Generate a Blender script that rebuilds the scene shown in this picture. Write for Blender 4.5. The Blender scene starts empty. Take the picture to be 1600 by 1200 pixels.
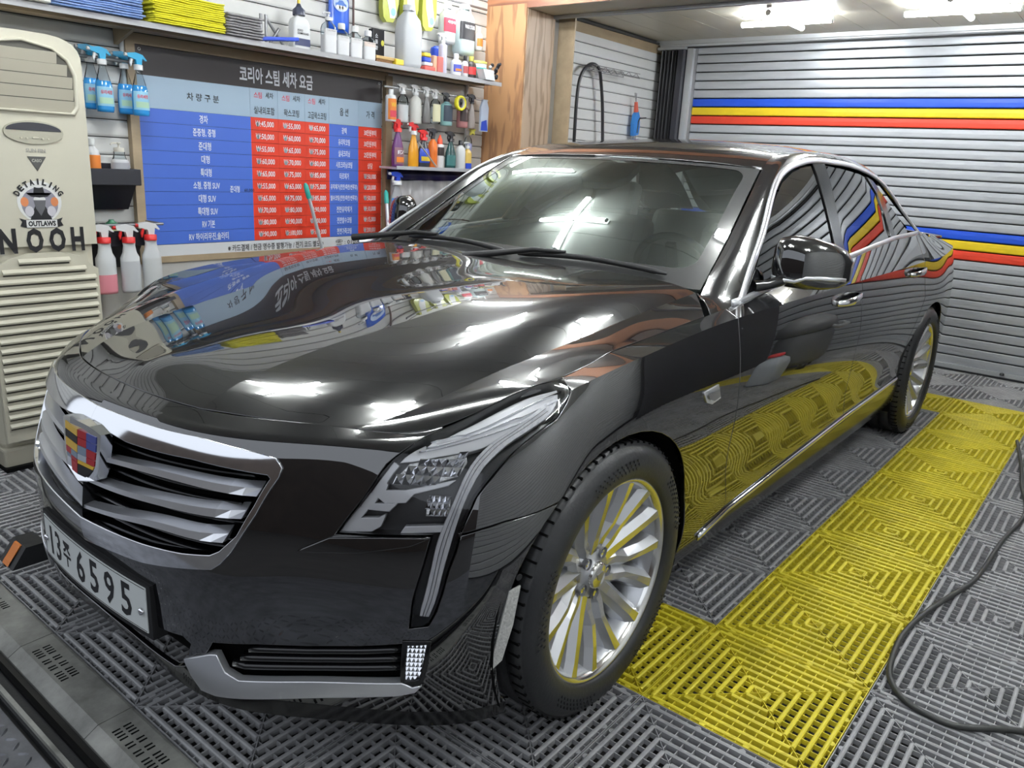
import bpy, bmesh, math, random
import numpy as np
from mathutils import Vector, Matrix
from mathutils.geometry import delaunay_2d_cdt
random.seed(7)
PI = math.pi
scn = bpy.context.scene
COL = scn.collection

# ---------------------------------------------------------------- camera, world, exposure
CAM_LOC = (1.6328, 0.7886, 1.3290)
YAW, PITCH, ROLL, FPX = -2.4763, -0.2765, 0.0574, 1230.9
def make_camera():
    f = Vector((math.cos(PITCH)*math.cos(YAW), math.cos(PITCH)*math.sin(YAW), math.sin(PITCH)))
    r = f.cross(Vector((0, 0, 1))).normalized(); u = r.cross(f)
    r2 = math.cos(ROLL)*r + math.sin(ROLL)*u; u2 = -math.sin(ROLL)*r + math.cos(ROLL)*u
    cd = bpy.data.cameras.new('camera'); cam = bpy.data.objects.new('camera', cd); COL.objects.link(cam)
    m = Matrix((r2, u2, -f)).transposed().to_4x4(); m.translation = Vector(CAM_LOC); cam.matrix_world = m
    cd.sensor_width = 36.0; cd.lens = FPX/1600.0*36.0; cd.clip_start = 0.05; cd.clip_end = 60
    scn.camera = cam
make_camera()
w = bpy.data.worlds.new('world'); scn.world = w; w.use_nodes = True
bg = w.node_tree.nodes['Background']; bg.inputs[0].default_value = (0.80, 0.86, 0.95, 1); bg.inputs[1].default_value = 0.72
vs = scn.view_settings; vs.view_transform = 'Standard'; vs.look = 'None'; vs.gamma = 1; vs.use_curve_mapping = False
vs.exposure = 0.80
TUBE_POWER = 50.0
scn.cycles.max_bounces = 7; scn.cycles.glossy_bounces = 5; scn.cycles.transmission_bounces = 6; scn.cycles.transparent_max_bounces = 12
scn.cycles.sample_clamp_indirect = 6.0; scn.cycles.caustics_reflective = False; scn.cycles.caustics_refractive = False

# ---------------------------------------------------------------- materials
def mat(name, col, rough=0.5, metal=0.0, spec=0.5, coat=0.0, ior=None, var=0.0, vscale=20, bump=0.0, bscale=60, emit=None, es=0, trans=0.0, alpha=1.0, coat_ior=None, stretch=None):
    m = bpy.data.materials.new(name); m.use_nodes = True
    nt = m.node_tree; b = nt.nodes['Principled BSDF']
    c = (col[0], col[1], col[2], 1)
    b.inputs['Base Color'].default_value = c; b.inputs['Roughness'].default_value = rough
    b.inputs['Metallic'].default_value = metal; b.inputs['Specular IOR Level'].default_value = spec
    b.inputs['Coat Weight'].default_value = coat; b.inputs['Coat Roughness'].default_value = 0.01
    if ior: b.inputs['IOR'].default_value = ior
    if coat_ior: b.inputs['Coat IOR'].default_value = coat_ior
    b.inputs['Transmission Weight'].default_value = trans
    b.inputs['Alpha'].default_value = alpha
    if emit: b.inputs['Emission Color'].default_value = (*emit, 1); b.inputs['Emission Strength'].default_value = es
    if var or bump:
        tc = nt.nodes.new('ShaderNodeTexCoord'); mp = nt.nodes.new('ShaderNodeMapping')
        nt.links.new(tc.outputs['Object'], mp.inputs[0])
        if stretch: mp.inputs['Scale'].default_value = stretch
    if var:
        n = nt.nodes.new('ShaderNodeTexNoise'); n.inputs['Scale'].default_value = vscale; n.inputs['Detail'].default_value = 6; n.inputs['Roughness'].default_value = 0.65
        nt.links.new(mp.outputs[0], n.inputs['Vector'])
        r = nt.nodes.new('ShaderNodeValToRGB'); e = r.color_ramp.elements
        e[0].position = 0.3; e[1].position = 0.72
        e[0].color = (*[max(0, x*(1-var)) for x in col], 1); e[1].color = (*[min(1, x*(1+var)) for x in col], 1)
        nt.links.new(n.outputs['Fac'], r.inputs[0]); nt.links.new(r.outputs[0], b.inputs['Base Color'])
    if bump:
        n2 = nt.nodes.new('ShaderNodeTexNoise'); n2.inputs['Scale'].default_value = bscale; n2.inputs['Detail'].default_value = 4
        nt.links.new(mp.outputs[0], n2.inputs['Vector'])
        bp = nt.nodes.new('ShaderNodeBump'); bp.inputs['Strength'].default_value = bump; bp.inputs['Distance'].default_value = 0.004
        nt.links.new(n2.outputs['Fac'], bp.inputs['Height']); nt.links.new(bp.outputs[0], b.inputs['Normal'])
    return m
def glass(name, tint, ior=1.5, dens=0.5, rough=0.0, coatc=(1,1,1)):
    """thin glass: fresnel mix of tinted transparency and a mirror coat"""
    m = bpy.data.materials.new(name); m.use_nodes = True; nt = m.node_tree; nt.nodes.clear()
    o = nt.nodes.new('ShaderNodeOutputMaterial'); mx = nt.nodes.new('ShaderNodeMixShader'); fr = nt.nodes.new('ShaderNodeFresnel')
    fr.inputs[0].default_value = ior; tr = nt.nodes.new('ShaderNodeBsdfTransparent'); tr.inputs[0].default_value = (*tint, 1)
    g = nt.nodes.new('ShaderNodeBsdfGlossy'); g.inputs['Roughness'].default_value = rough; g.inputs[0].default_value = (*coatc, 1)
    nt.links.new(fr.outputs[0], mx.inputs[0]); nt.links.new(tr.outputs[0], mx.inputs[1]); nt.links.new(g.outputs[0], mx.inputs[2]); nt.links.new(mx.outputs[0], o.inputs[0])
    return m
def wood(name, c1, c2, scale=2.2, dist=6.0, axis=(1, 1, 0.12)):
    m = mat(name, c1, 0.45, spec=0.4); nt = m.node_tree; b = nt.nodes['Principled BSDF']
    tc = nt.nodes.new('ShaderNodeTexCoord'); mp = nt.nodes.new('ShaderNodeMapping'); mp.inputs['Scale'].default_value = axis
    n0 = nt.nodes.new('ShaderNodeTexNoise'); n0.inputs['Scale'].default_value = 5; n0.inputs['Detail'].default_value = 3
    wv = nt.nodes.new('ShaderNodeTexWave'); wv.inputs['Scale'].default_value = scale; wv.inputs['Distortion'].default_value = dist; wv.inputs['Detail'].default_value = 3; wv.inputs['Detail Scale'].default_value = 2.5
    r = nt.nodes.new('ShaderNodeValToRGB'); e = r.color_ramp.elements; e[0].color = (*c2, 1); e[1].color = (*c1, 1); e[0].position = 0.02; e[1].position = 0.45
    nt.links.new(tc.outputs['Object'], mp.inputs[0]); nt.links.new(mp.outputs[0], wv.inputs['Vector']); nt.links.new(mp.outputs[0], n0.inputs['Vector'])
    mxx = nt.nodes.new('ShaderNodeMixRGB'); mxx.blend_type = 'MULTIPLY'; mxx.inputs[0].default_value = 0.45
    nt.links.new(wv.outputs['Fac'], r.inputs[0]); nt.links.new(r.outputs[0], mxx.inputs[1]); nt.links.new(n0.outputs['Fac'], mxx.inputs[2])
    hs = nt.nodes.new('ShaderNodeBrightContrast'); hs.inputs['Bright'].default_value = 0.04
    nt.links.new(mxx.outputs[0], hs.inputs[0]); nt.links.new(hs.outputs[0], b.inputs['Base Color'])
    return m
M = {}
M['paint'] = mat('black_car_paint', (0.004, 0.004, 0.005), 0.35, spec=0.05, coat=1.0, coat_ior=2.2)
M['chrome'] = mat('chrome', (0.80, 0.81, 0.84), 0.07, metal=1.0)
M['satin'] = mat('satin_chrome', (0.86, 0.87, 0.90), 0.30, metal=0.8)
M['gloss_black'] = mat('gloss_black_plastic', (0.008, 0.008, 0.009), 0.12, spec=0.6)
M['black'] = mat('matt_black_plastic', (0.012, 0.012, 0.013), 0.6)
M['void'] = mat('dark_underbody', (0.006, 0.006, 0.006), 0.9, spec=0.1)
M['frit'] = mat('black_glass_border', (0.035, 0.036, 0.036), 0.6, spec=0.2, coat=1.0, coat_ior=1.7)
M['rubber'] = mat('tyre_rubber', (0.022, 0.023, 0.025), 0.42, spec=0.5, bump=0.15, bscale=120)
M['rim'] = mat('silver_painted_alloy', (0.60, 0.61, 0.63), 0.30, metal=0.75, coat=0.6)
M['rimpol'] = mat('polished_alloy', (0.82, 0.81, 0.78), 0.16, metal=1.0)
M['disc'] = mat('brake_disc', (0.10, 0.10, 0.10), 0.5, metal=0.8)
M['ws'] = glass('windshield_glass', (0.50, 0.58, 0.53), 3.2, coatc=(.90, 1.0, .95))
M['tint'] = glass('dark_tinted_glass', (0.05, 0.055, 0.06), 2.1)
M['lens'] = glass('clear_lamp_lens', (0.985, 0.985, 0.99), 1.40)
M['lamp_in'] = mat('lamp_reflector', (0.45, 0.46, 0.47), 0.28, metal=0.8, bump=0.5, bscale=90)
M['lamp_dark'] = mat('lamp_housing', (0.03, 0.032, 0.035), 0.3, spec=0.6)
M['lamp_silver'] = mat('lamp_silver_bezel', (0.92, 0.93, 0.95), 0.25, metal=0.15)
M['drl'] = mat('lamp_light_guide', (0.90, 0.92, 0.98), 0.25, spec=0.7, var=0.18, vscale=160, stretch=(1, 1, 0.1), bump=0.4, bscale=200)
M['facet'] = mat('faceted_lens', (0.80, 0.82, 0.80), 0.12, metal=0.5, var=0.5, vscale=70, bump=1.0, bscale=55)
M['amber'] = mat('amber_reflector', (0.75, 0.22, 0.03), 0.25, spec=0.7)
M['white_refl'] = mat('clear_side_reflector', (0.55, 0.55, 0.52), 0.25, spec=0.7, var=0.25, vscale=160, bump=0.5, bscale=220)
M['plate'] = mat('white_plate', (0.80, 0.84, 0.82), 0.35, spec=0.5)
M['ink'] = mat('black_ink', (0.012, 0.012, 0.014), 0.5)
M['seat'] = mat('grey_leather', (0.30, 0.30, 0.28), 0.6)
M['dash'] = mat('dashboard_plastic', (0.14, 0.16, 0.155), 0.65)
M['mat_grey'] = mat('grey_floor_tile_plastic', (0.34, 0.34, 0.345), 0.42, spec=0.5, var=0.25, vscale=9, bump=0.1)
M['mat_yellow'] = mat('yellow_floor_tile_plastic', (0.74, 0.63, 0.04), 0.45, spec=0.5, var=0.22, vscale=7, bump=0.1)
M['slab'] = mat('wet_dark_concrete', (0.02, 0.019, 0.018), 0.35, var=0.5, vscale=5)
M['outer_ground'] = mat('concrete_apron', (0.07, 0.065, 0.06), 0.6, var=0.3, vscale=4, bump=0.2)
M['trim_grey'] = mat('dirty_edge_trim', (0.27, 0.27, 0.245), 0.38, var=0.45, vscale=7, bump=0.1)
M['slat'] = mat('cream_panel', (0.69, 0.69, 0.665), 0.42, var=0.04, vscale=3)
M['slat2'] = mat('white_panel', (0.70, 0.71, 0.71), 0.42, var=0.04, vscale=3)
M['gap'] = mat('wall_gap_shadow_grey', (0.06, 0.06, 0.058), 0.8)
M['wall_low'] = mat('grey_plastered_wall', (0.52, 0.51, 0.48), 0.6, var=0.1, vscale=4)
M['shutter'] = mat('galvanised_shutter', (0.49, 0.51, 0.54), 0.36, metal=0.30, var=0.12, vscale=2.5, stretch=(1, 1.0, 8))
M['s_blue'] = mat('blue_stripe_paint', (0.02, 0.09, 0.62), 0.35, var=0.1, vscale=5)
M['s_yellow'] = mat('yellow_stripe_paint', (0.80, 0.58, 0.02), 0.35, var=0.1, vscale=5)
M['s_red'] = mat('red_stripe_paint', (0.72, 0.06, 0.03), 0.35, var=0.1, vscale=5)
M['ceil'] = mat('beige_ceiling_panel', (0.62, 0.585, 0.475), 0.45, var=0.05, vscale=2)
M['ceil_front'] = mat('grey_ceiling_panel', (0.66, 0.66, 0.62), 0.5, var=0.06, vscale=2)
M['steel'] = mat('grey_steel', (0.30, 0.30, 0.31), 0.4, metal=0.7)
M['alu'] = mat('light_aluminium', (0.62, 0.64, 0.66), 0.35, metal=0.5)
M['wood'] = wood('orange_plywood', (0.60, 0.31, 0.125), (0.38, 0.17, 0.065), 5.0, 9.0, (1, 1, .18))
M['wood2'] = wood('greyed_plywood', (0.56, 0.40, 0.27), (0.33, 0.21, 0.12), 5.0, 9.0, (1, 1, .18))
M['beam'] = wood('red_brown_beam', (0.55, 0.22, 0.09), (0.25, 0.08, 0.03), 3.0, 6.0, (1, .12, 1))
M['timber'] = mat('tan_timber', (0.40, 0.31, 0.20), 0.5, var=0.15, vscale=12, stretch=(.3, 1, 1))
M['tube'] = mat('led_tube', (1, 1, 1), 0.4, emit=(0.93, 0.97, 1.0), es=TUBE_POWER)
M['lampbody'] = mat('white_lamp_body', (0.75, 0.76, 0.74), 0.4)
M['ac'] = mat('aged_cream_plastic', (0.64, 0.61, 0.49), 0.4, var=0.03, vscale=3)
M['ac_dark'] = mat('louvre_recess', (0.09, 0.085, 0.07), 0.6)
M['ac_slat'] = mat('beige_louvre', (0.48, 0.45, 0.36), 0.45)
M['display'] = mat('smoked_display', (0.05, 0.05, 0.06), 0.25)
def pm(key, col, rough=0.35, **k):
    if key not in M: M[key] = mat(key, col, rough, **k)
    return M[key]

# ---------------------------------------------------------------- object helpers
def link(name, me, parent=None):
    o = bpy.data.objects.new(name, me); COL.objects.link(o)
    if parent is not None: o.parent = parent
    return o
def tag(o, label=None, cat=None, group=None, kind=None):
    if label: o['label'] = label
    if cat: o['category'] = cat
    if group: o['group'] = group
    if kind: o['kind'] = kind
    return o
def thing(name, label, cat, loc=(0, 0, 0), rz=0, group=None):
    o = bpy.data.objects.new(name, None); COL.objects.link(o); o.location = loc; o.rotation_euler = (0, 0, rz)
    o.empty_display_size = 0.05
    return tag(o, label, cat, group)
class MB:
    """collects simple solids into one mesh; several materials allowed"""
    def __init__(s): s.v = []; s.f = []; s.m = []; s.sm = []; s.mats = []
    def mi(s, m):
        if m not in s.mats: s.mats.append(m)
        return s.mats.index(m)
    def add(s, vs, fs, m, smooth=False):
        k = len(s.v); i = s.mi(m); s.v += [tuple(map(float, p)) for p in vs]
        for f in fs: s.f.append(tuple(k+a for a in f)); s.m.append(i); s.sm.append(smooth)
    def box(s, c, d, m, rot=None, bev=0.0):
        x, y, z = [a/2 for a in d]
        if bev <= 0:
            P = [Vector((i*x, j*y, k*z)) for i in (-1, 1) for j in (-1, 1) for k in (-1, 1)]
            F = [(0, 1, 3, 2), (4, 6, 7, 5), (0, 4, 5, 1), (2, 3, 7, 6), (0, 2, 6, 4), (1, 5, 7, 3)]
            sm = False
        else:
            bm = bmesh.new(); bmesh.ops.create_cube(bm, size=1.0); bmesh.ops.scale(bm, vec=(2*x, 2*y, 2*z), verts=bm.verts)
            bmesh.ops.bevel(bm, geom=bm.edges[:], offset=min(bev, x*.9, y*.9, z*.9), segments=2, affect='EDGES', profile=0.5)
            bm.verts.index_update(); P = [v.co.copy() for v in bm.verts]; F = [tuple(v.index for v in f.verts) for f in bm.faces]; bm.free(); sm = False
        if rot is not None: P = [rot @ p for p in P]
        c = Vector(c); s.add([p+c for p in P], F, m, sm)
    def tube(s, pts, r, m, n=8, cap=True, smooth=True):
        pts = [Vector(p) for p in pts]; R = r if isinstance(r, (list, tuple)) else [r]*len(pts)
        rings = []; up = None
        for i, p in enumerate(pts):
            t = (pts[min(i+1, len(pts)-1)]-pts[max(i-1, 0)]).normalized()
            if up is None: up = Vector((0, 0, 1)) if abs(t.z) < .9 else Vector((1, 0, 0))
            a = t.cross(up).normalized(); up = a.cross(t).normalized()
            rings.append([p+R[i]*(math.cos(2*PI*k/n)*a+math.sin(2*PI*k/n)*up) for k in range(n)])
        V = [q for g in rings for q in g]
        F = [(i*n+k, i*n+(k+1) % n, (i+1)*n+(k+1) % n, (i+1)*n+k) for i in range(len(pts)-1) for k in range(n)]
        s.add(V, F, m, smooth)
        if cap: s.add(rings[0], [tuple(range(n))[::-1]], m); s.add(rings[-1], [tuple(range(n))], m)
    def lathe(s, prof, m, n=20, c=(0, 0, 0), sx=1, sy=1, axis='z', closed=False, smooth=True, sq=1.0):
        """prof [(r, z)]"""
        V = []
        for r, z in prof:
            for k in range(n):
                a = 2*PI*k/n; p = (r*math.copysign(abs(math.cos(a))**sq, math.cos(a))*sx, r*math.copysign(abs(math.sin(a))**sq, math.sin(a))*sy, z)
                if axis == 'y': p = (p[0], z, p[1])
                if axis == 'x': p = (z, p[0], p[1])
                V.append((p[0]+c[0], p[1]+c[1], p[2]+c[2]))
        L = len(prof); rng = range(L) if closed else range(L-1)
        F = [(i*n+k, i*n+(k+1) % n, ((i+1) % L)*n+(k+1) % n, ((i+1) % L)*n+k) for i in rng for k in range(n)]
        if axis == 'y': F = [f[::-1] for f in F]
        s.add(V, F, m, smooth)
    def prism(s, poly, z0, z1, m, fn=None, smooth=False):
        """poly in (a,b); fn maps (a,b,h)->xyz"""
        n = len(poly); fn = fn or (lambda a, b, h: (a, b, h))
        V = [fn(a, b, z0) for a, b in poly]+[fn(a, b, z1) for a, b in poly]
        s.add(V, [tuple(range(n))[::-1], tuple(range(n, 2*n))]+[(i, (i+1) % n, n+(i+1) % n, n+i) for i in range(n)], m, smooth)
    def build(s, name, parent=None, loc=None):
        me = bpy.data.meshes.new(name); me.from_pydata(s.v, [], s.f)
        for mm in s.mats: me.materials.append(mm)
        me.polygons.foreach_set('material_index', s.m); me.polygons.foreach_set('use_smooth', s.sm); me.update()
        bm = bmesh.new(); bm.from_mesh(me); bmesh.ops.recalc_face_normals(bm, faces=bm.faces); bm.to_mesh(me); bm.free()
        o = link(name, me, parent)
        if loc is not None: o.location = loc
        return o
def one(name, parent, fn, *a, **k):
    b = MB(); getattr(b, fn)(*a, **k); return b.build(name, parent)

# ---------------------------------------------------------------- lettering
_texts = []
BOLD = {'plate': .018, 'ac': .045, 'sign': .014}
def text(s, w_, h_, fn, m, group, fit='both', align='C'):
    """queue flat lettering; fn maps (a,b) of a w_ x h_ box to 3-D"""
    _texts.append((s, w_, h_, fn, m, group, fit, align))
def flush_texts(parents):
    obs = []
    for t in _texts:
        cu = bpy.data.curves.new('t', 'FONT'); cu.body = t[0]; cu.size = 1; cu.resolution_u = 2; cu.offset = (.026 if t[0].startswith('코리아') else BOLD.get(t[5], .022)) if t[0] not in ('N', 'O', 'H') else .042; cu.align_x = 'LEFT'
        o = bpy.data.objects.new('t', cu); COL.objects.link(o); obs.append(o)
    dg = bpy.context.evaluated_depsgraph_get(); dg.update()
    acc = {}
    for t, o in zip(_texts, obs):
        me = bpy.data.meshes.new_from_object(o.evaluated_get(dg))
        if len(me.vertices):
            co = np.empty(len(me.vertices)*3); me.vertices.foreach_get('co', co); co = co.reshape(-1, 3)
            a0, b0 = co[:, 0].min(), co[:, 1].min(); a1, b1 = co[:, 0].max(), co[:, 1].max()
            sx = t[1]/max(a1-a0, 1e-6); sy = t[2]/max(b1-b0, 1e-6)
            if t[6] == 'h': sx = min(sx, sy*1.0)
            ww = (a1-a0)*sx
            P = [t[3]((x-a0)*sx-ww/2+(0 if t[7] == 'C' else ww/2-t[1]/2), (y-b0)*sy-t[2]/2) for x, y, z in co]
            key = t[5]; acc.setdefault(key, MB()).add(P, [tuple(p.vertices) for p in me.polygons], t[4])
        bpy.data.meshes.remove(me)
    for o in obs:
        cu = o.data; bpy.data.objects.remove(o); bpy.data.curves.remove(cu)
    for key, b in acc.items():
        me = bpy.data.meshes.new('lettering'); me.from_pydata(b.v, [], b.f)
        for mm in b.mats: me.materials.append(mm)
        me.polygons.foreach_set('material_index', b.m); me.update(); link('lettering', me, parents[key])['kind'] = 'stuff'
# ================================================================= THE ROOM
YW, YB = -3.0, -2.94           # sign wall, rear bay wall
XB = -4.96                     # roller door
TL = 0.4493
def struct(name, b, parent=None):
    o = b.build(name, parent)
    if parent is None: o['kind'] = 'structure'
    return o
b = MB(); b.box((-2.0, .0, -.06), (6.4, 6.4, .06), M['slab']); floor = struct('floor', b)
b = MB(); b.box((13.0, 0, -.07), (22.0, 30.0, .06), M['outer_ground']); struct('floor_apron', b)
# drainage tile, one mesh per colour
def tile_mesh(m):
    b = MB(); s = TL/2-.0012; n = 7; pitch = (s-.010)/n; D = .018
    def rib(p, q, w_, top, bot):
        p = Vector(p); q = Vector(q); t = (q-p).normalized(); a = Vector((-t.y, t.x, 0)); V = []
        for e in (p, q):
            for dx, z in ((-w_/2, bot), (-w_/2, top-.0022), (-w_*.22, top), (w_*.22, top), (w_/2, top-.0022), (w_/2, bot)): V.append(e+a*dx+Vector((0, 0, z)))
        b.add(V, [(k, k+1, k+7, k+6) for k in range(5)]+[(0, 1, 2, 3, 4, 5), (11, 10, 9, 8, 7, 6)], m)
    def thin(p, q, w_, top, bot):
        p = Vector(p); q = Vector(q); t = (q-p).normalized(); a = Vector((-t.y, t.x, 0))
        V = [e+a*dx+Vector((0, 0, z)) for e in (p, q) for dx, z in ((-w_/2, bot), (-w_/2, top), (w_/2, top), (w_/2, bot))]
        b.add(V, [(k, k+1, k+5, k+4) for k in range(3)], m)
    for sec in range(4):
        R = Matrix.Rotation(sec*PI/2, 3, 'Z')
        for i in range(n):
            r = pitch*(i+.75); L = r-.004 if i else r-.002
            rib(R @ Vector((-L, r, 0)), R @ Vector((L, r, 0)), .0115, 0, -D)
        k = int(2*s/.0300)
        for j in range(-k//2, k//2+1):
            x = j*.0300
            if abs(x) > s-.012: continue
            thin(R @ Vector((x, max(abs(x), .012), 0)), R @ Vector((x, s-.002, 0)), .0024, -.0045, -D)
        thin(R @ Vector((-s, s-.0012, 0)), R @ Vector((s, s-.0012, 0)), .0022, -.001, -D)
        for j in range(4):
            x = -s*.78+j*s*.52; c_ = R @ Vector((x, s-.011, 0)); b.lathe([(0, -.0025), (.0085, -.0028), (.0092, -.006), (.0092, -D)], m, 10, c_, smooth=False)
        thin(R @ Vector((0, 0, 0)), R @ Vector((s, s, 0)), .0018, -.0008, -D)
    me = bpy.data.meshes.new('tile'); me.from_pydata(b.v, [], b.f); me.materials.append(m); me.update(); return me
tg, ty_ = tile_mesh(M['mat_grey']), tile_mesh(M['mat_yellow'])
nt_ = 0
for k in range(-2, 11):          # rows away from the entrance
    for j in range(-7, 5):
        x = -TL*(k+.5); y = TL*(j+.5)
        if y < -2.85 or y > 1.9 or x < XB+.20: continue
        yel = (j in (0, -5) and 0 <= k <= 8) or (k in (0, 8) and -5 <= j <= (0 if k == 0 else 3))
        o = link('tile', ty_ if yel else tg, floor); o.location = (x, y, 0); nt_ += 1
# far row of plain grey mats against the shutter
for j in range(-7, 5):
    o = link('tile', tg, floor); o.location = (-TL*10.5, TL*(j+.5), 0) if False else (-TL*10.5, TL*(j+.5), -.5); bpy.data.objects.remove(o)
# edge trim with slots
tr_ = thing('edge_trim', 'long dirty grey ramp trim with rows of small slots along the mats', 'floor trim', (.90, 0, 0))
slot = None
for j in range(-6, 3):
    y0 = TL*j
    b = MB(); b.prism([(.001, -.018), (.001, -.002), (.008, 0), (.085, -.003), (.118, -.022), (.118, -.03), (.001, -.03)], y0+.0012, y0+TL-.0012, M['trim_grey'], lambda a, c, h: (a, h, c)); b.build('trim_segment', tr_)
    for rx in (.040, .066):
        b = MB()
        for q in range(14):
            if q % 5 == 4: continue
            yy = y0+.05+q*.0125+(.012 if q > 6 else 0); b.box((rx, yy, -.0001-(rx-.008)*.04), (.019, .0050, .0012), M['void'])
        o = b.build('slot_row', tr_); o['kind'] = 'stuff'
b = MB(); b.box((1.068, 0, -.022), (.055, 6.2, .018), M['rubber']); b.box((1.05, 0, -.010), (.012, 6.2, .012), M['void']); b.box((1.085, 0, -.008), (.010, 6.2, .014), M['trim_grey']); o = b.build('door_channel'); tag(o, 'black rubber channel strip between the ramp trim and the tread plate', 'floor strip')
# tread plate
b = MB(); b.box((1.72, 0, -.02), (1.22, 6.2, .02), pm('tread_plate_steel', (.16, .165, .18), .38, metal=.6, var=.4, vscale=8))
tp = b.build('tread_plate'); tag(tp, 'dark diamond-pattern steel plate at the entrance edge', 'steel plate')
b = MB(); pmt = pm('tread_plate_steel', (0, 0, 0))
for i in range(14):
    for j in range(60):
        x = 1.135+i*.034; y = -1.75+j*.034
        if x > 1.45: continue
        a = PI/4 if (i+j) % 2 else -PI/4; c, s_ = math.cos(a), math.sin(a); P_ = [(-.015, 0), (-.006, .0042), (.006, .0042), (.015, 0), (.006, -.0042), (-.006, -.0042)]
        V = [(x+u_*c-v_*s_, y+u_*s_+v_*c, -.010) for u_, v_ in P_]+[(x-.008*c, y-.008*s_, -.0065), (x+.008*c, y+.008*s_, -.0065)]
        b.add(V, [(0, 1, 6), (1, 2, 7, 6), (2, 3, 7), (3, 4, 7), (4, 5, 6, 7), (5, 0, 6)], pmt)
o = b.build('tread_lug', tp); o['kind'] = 'stuff'
b = MB(); b.box((9.0, 0, 1.7), (.3, 24, 3.5), mat('added_brown_facade', (.07, .05, .038), .7, var=.3, vscale=2)); struct('wall_added_across', b)  # unseen brown facade, added so the front bumper mirrors something dark
# walls
def slats(parent, y, x0, x1, z0, z1, pitch, m, lip=.009, nm='slat'):
    n = int(round((z1-z0)/pitch)); L = x1-x0
    b = MB(); b.prism([(0, .002), (.010, .002), (.0135, .010), (.0125, pitch-.010), (.006, pitch-.0025), (0, pitch-.0025)], -L/2, L/2, m, lambda a, c, h: (h, a, c)); first = b.build(nm, parent)
    for i in range(n):
        o = first if i == 0 else first.copy()
        if i: COL.objects.link(o); o.parent = parent
        o.location = ((x0+x1)/2, y, z0+i*pitch)
b = MB(); b.box((-.55, YW-.03, 1.3), (4.3, .055, 2.75), M['gap']); wl_ = struct('wall_left', b)
slats(wl_, YW-.0025, -2.70, 1.55, .79+.0, 2.60, .077, M['slat'])
b = MB(); b.box((-.55, YW+.012, .375), (4.26, .03, .79), M['wall_low']); b.build('wall_base', wl_)
b = MB(); b.box((-.85, YW+.03, .765), (1.6, .012, .03), M['timber']); b.build('wall_ledge', wl_)
b = MB(); b.box((-4.0, YB-.03, 1.25), (2.0, .055, 2.4), M['gap']); wr = struct('wall_left_rear', b)
slats(wr, YB-.0025, -4.96, -3.05, .0, 2.30, .0795, M['slat2'])
b = MB(); b.box((-4.0, YB+.006, 2.335), (1.95, .014, .09), M['timber']); b.box((-4.0, YB+.016, 2.368), (1.95, .03, .014), M['gap']); struct('trim_1', b)
# timber clad pillar and beam
pil = MB(); pil.box((-2.845, -2.83, 1.15), (.302, .345, 2.3), M['gap']); pil = struct('pillar', pil)
one('plank', pil, 'box', (-2.690, -2.828, 1.15), (.010, .348, 2.30), M['wood']); one('plank', pil, 'box', (-2.842, -2.652, 1.15), (.296, .010, 2.30), M['wood2'])
b = MB(); b.box((-3.035, -2.70, 1.14), (.080, .05, 2.27), M['alu']); b.box((-3.078, -2.74, 1.14), (.012, .40, 2.27), M['timber']); struct('trim_2', b)
bm_ = MB(); bm_.box((-2.845, .0, 2.37), (.30, 6.1, .17), M['gap']); bm_ = struct('ceiling_beam', bm_)
one('plank', bm_, 'box', (-2.692, 0, 2.352), (.010, 6.1, .155), M['beam']); one('plank', bm_, 'box', (-2.845, 0, 2.278), (.30, 6.1, .010), M['ceil']); one('plank', bm_, 'box', (-2.985, 0, 2.262), (.03, 6.1, .022), M['steel'])
# ceilings
b = MB(); b.box((-4.0, 0, 2.43), (2.1, 6.1, .06), M['gap']); cr = struct('ceiling_rear', b)
for i in range(24):
    y = -2.93+i*.25; one('ceiling_panel', cr, 'box', (-4.0, y+.123, 2.396), (2.0, .247, .012), M['ceil'])
b = MB(); b.box((-.35, 0, 2.46), (4.7, 6.1, .06), M['gap']); cf = struct('ceiling', b)
for i in range(16):
    x = -2.66+i*.285; one('ceiling_panel', cf, 'box', (x+.14, 0, 2.424), (.282, 6.05, .012), M['ceil_front'])
b = MB(); b.box((-.35, 1.95, 1.28), (4.6, .06, 2.6), M['gap']); wr2 = struct('wall_right', b)
b0 = MB(); b0.prism([(0, .002), (-.010, .002), (-.0135, .010), (-.0125, .066), (-.006, .0745), (0, .0745)], -2.3, 2.3, M['slat2'], lambda a, c, h: (h, a, c)); f_ = b0.build('slat', wr2)
for i in range(33):
    o = f_ if i == 0 else f_.copy()
    if i: COL.objects.link(o); o.parent = wr2
    o.location = (-.35, 1.92, i*.077)
b = MB(); b.box((-3.85, 2.35, 1.2), (2.3, .06, 2.45), M['slat2']); struct('wall_right_rear', b)
# roller shutter
b = MB(); b.box((XB-.07, 0, 1.2), (.04, 6.1, 2.45), M['gap']); sh = struct('door_1', b)
PS = .07; zt = 1.93
sm_ = {}
def shutter_slat(m):
    b = MB(); b.prism([(0, .0015), (.009, .0025), (.0125, .009), (.0135, PS*.5), (.0125, PS-.010), (.009, PS-.007), (0, PS-.0055)], -2.62, 3.0, m, lambda a, c, h: (a, h, c)); return b
nz = int(zt/PS)+8
z = zt-27*PS; i = 0; 
while z < 2.34:
    k = round((zt-z)/PS)   # slat top line index
    kk = round((z-zt)/PS)  # z is slat bottom
    m = M['shutter']
    if kk == -1: m = M['s_blue']
    if kk == -2: m = M['s_yellow']
    if kk == -3: m = M['s_red']
    if kk == -14: m = M['s_blue']
    if kk == -15: m = M['s_yellow']
    if kk == -16: m = M['s_red']
    if m.name not in sm_: o = shutter_slat(m).build('slat', sh); sm_[m.name] = o
    else: o = sm_[m.name].copy(); COL.objects.link(o); o.parent = sh
    o.location = (XB, 0, z); z += PS
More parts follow.
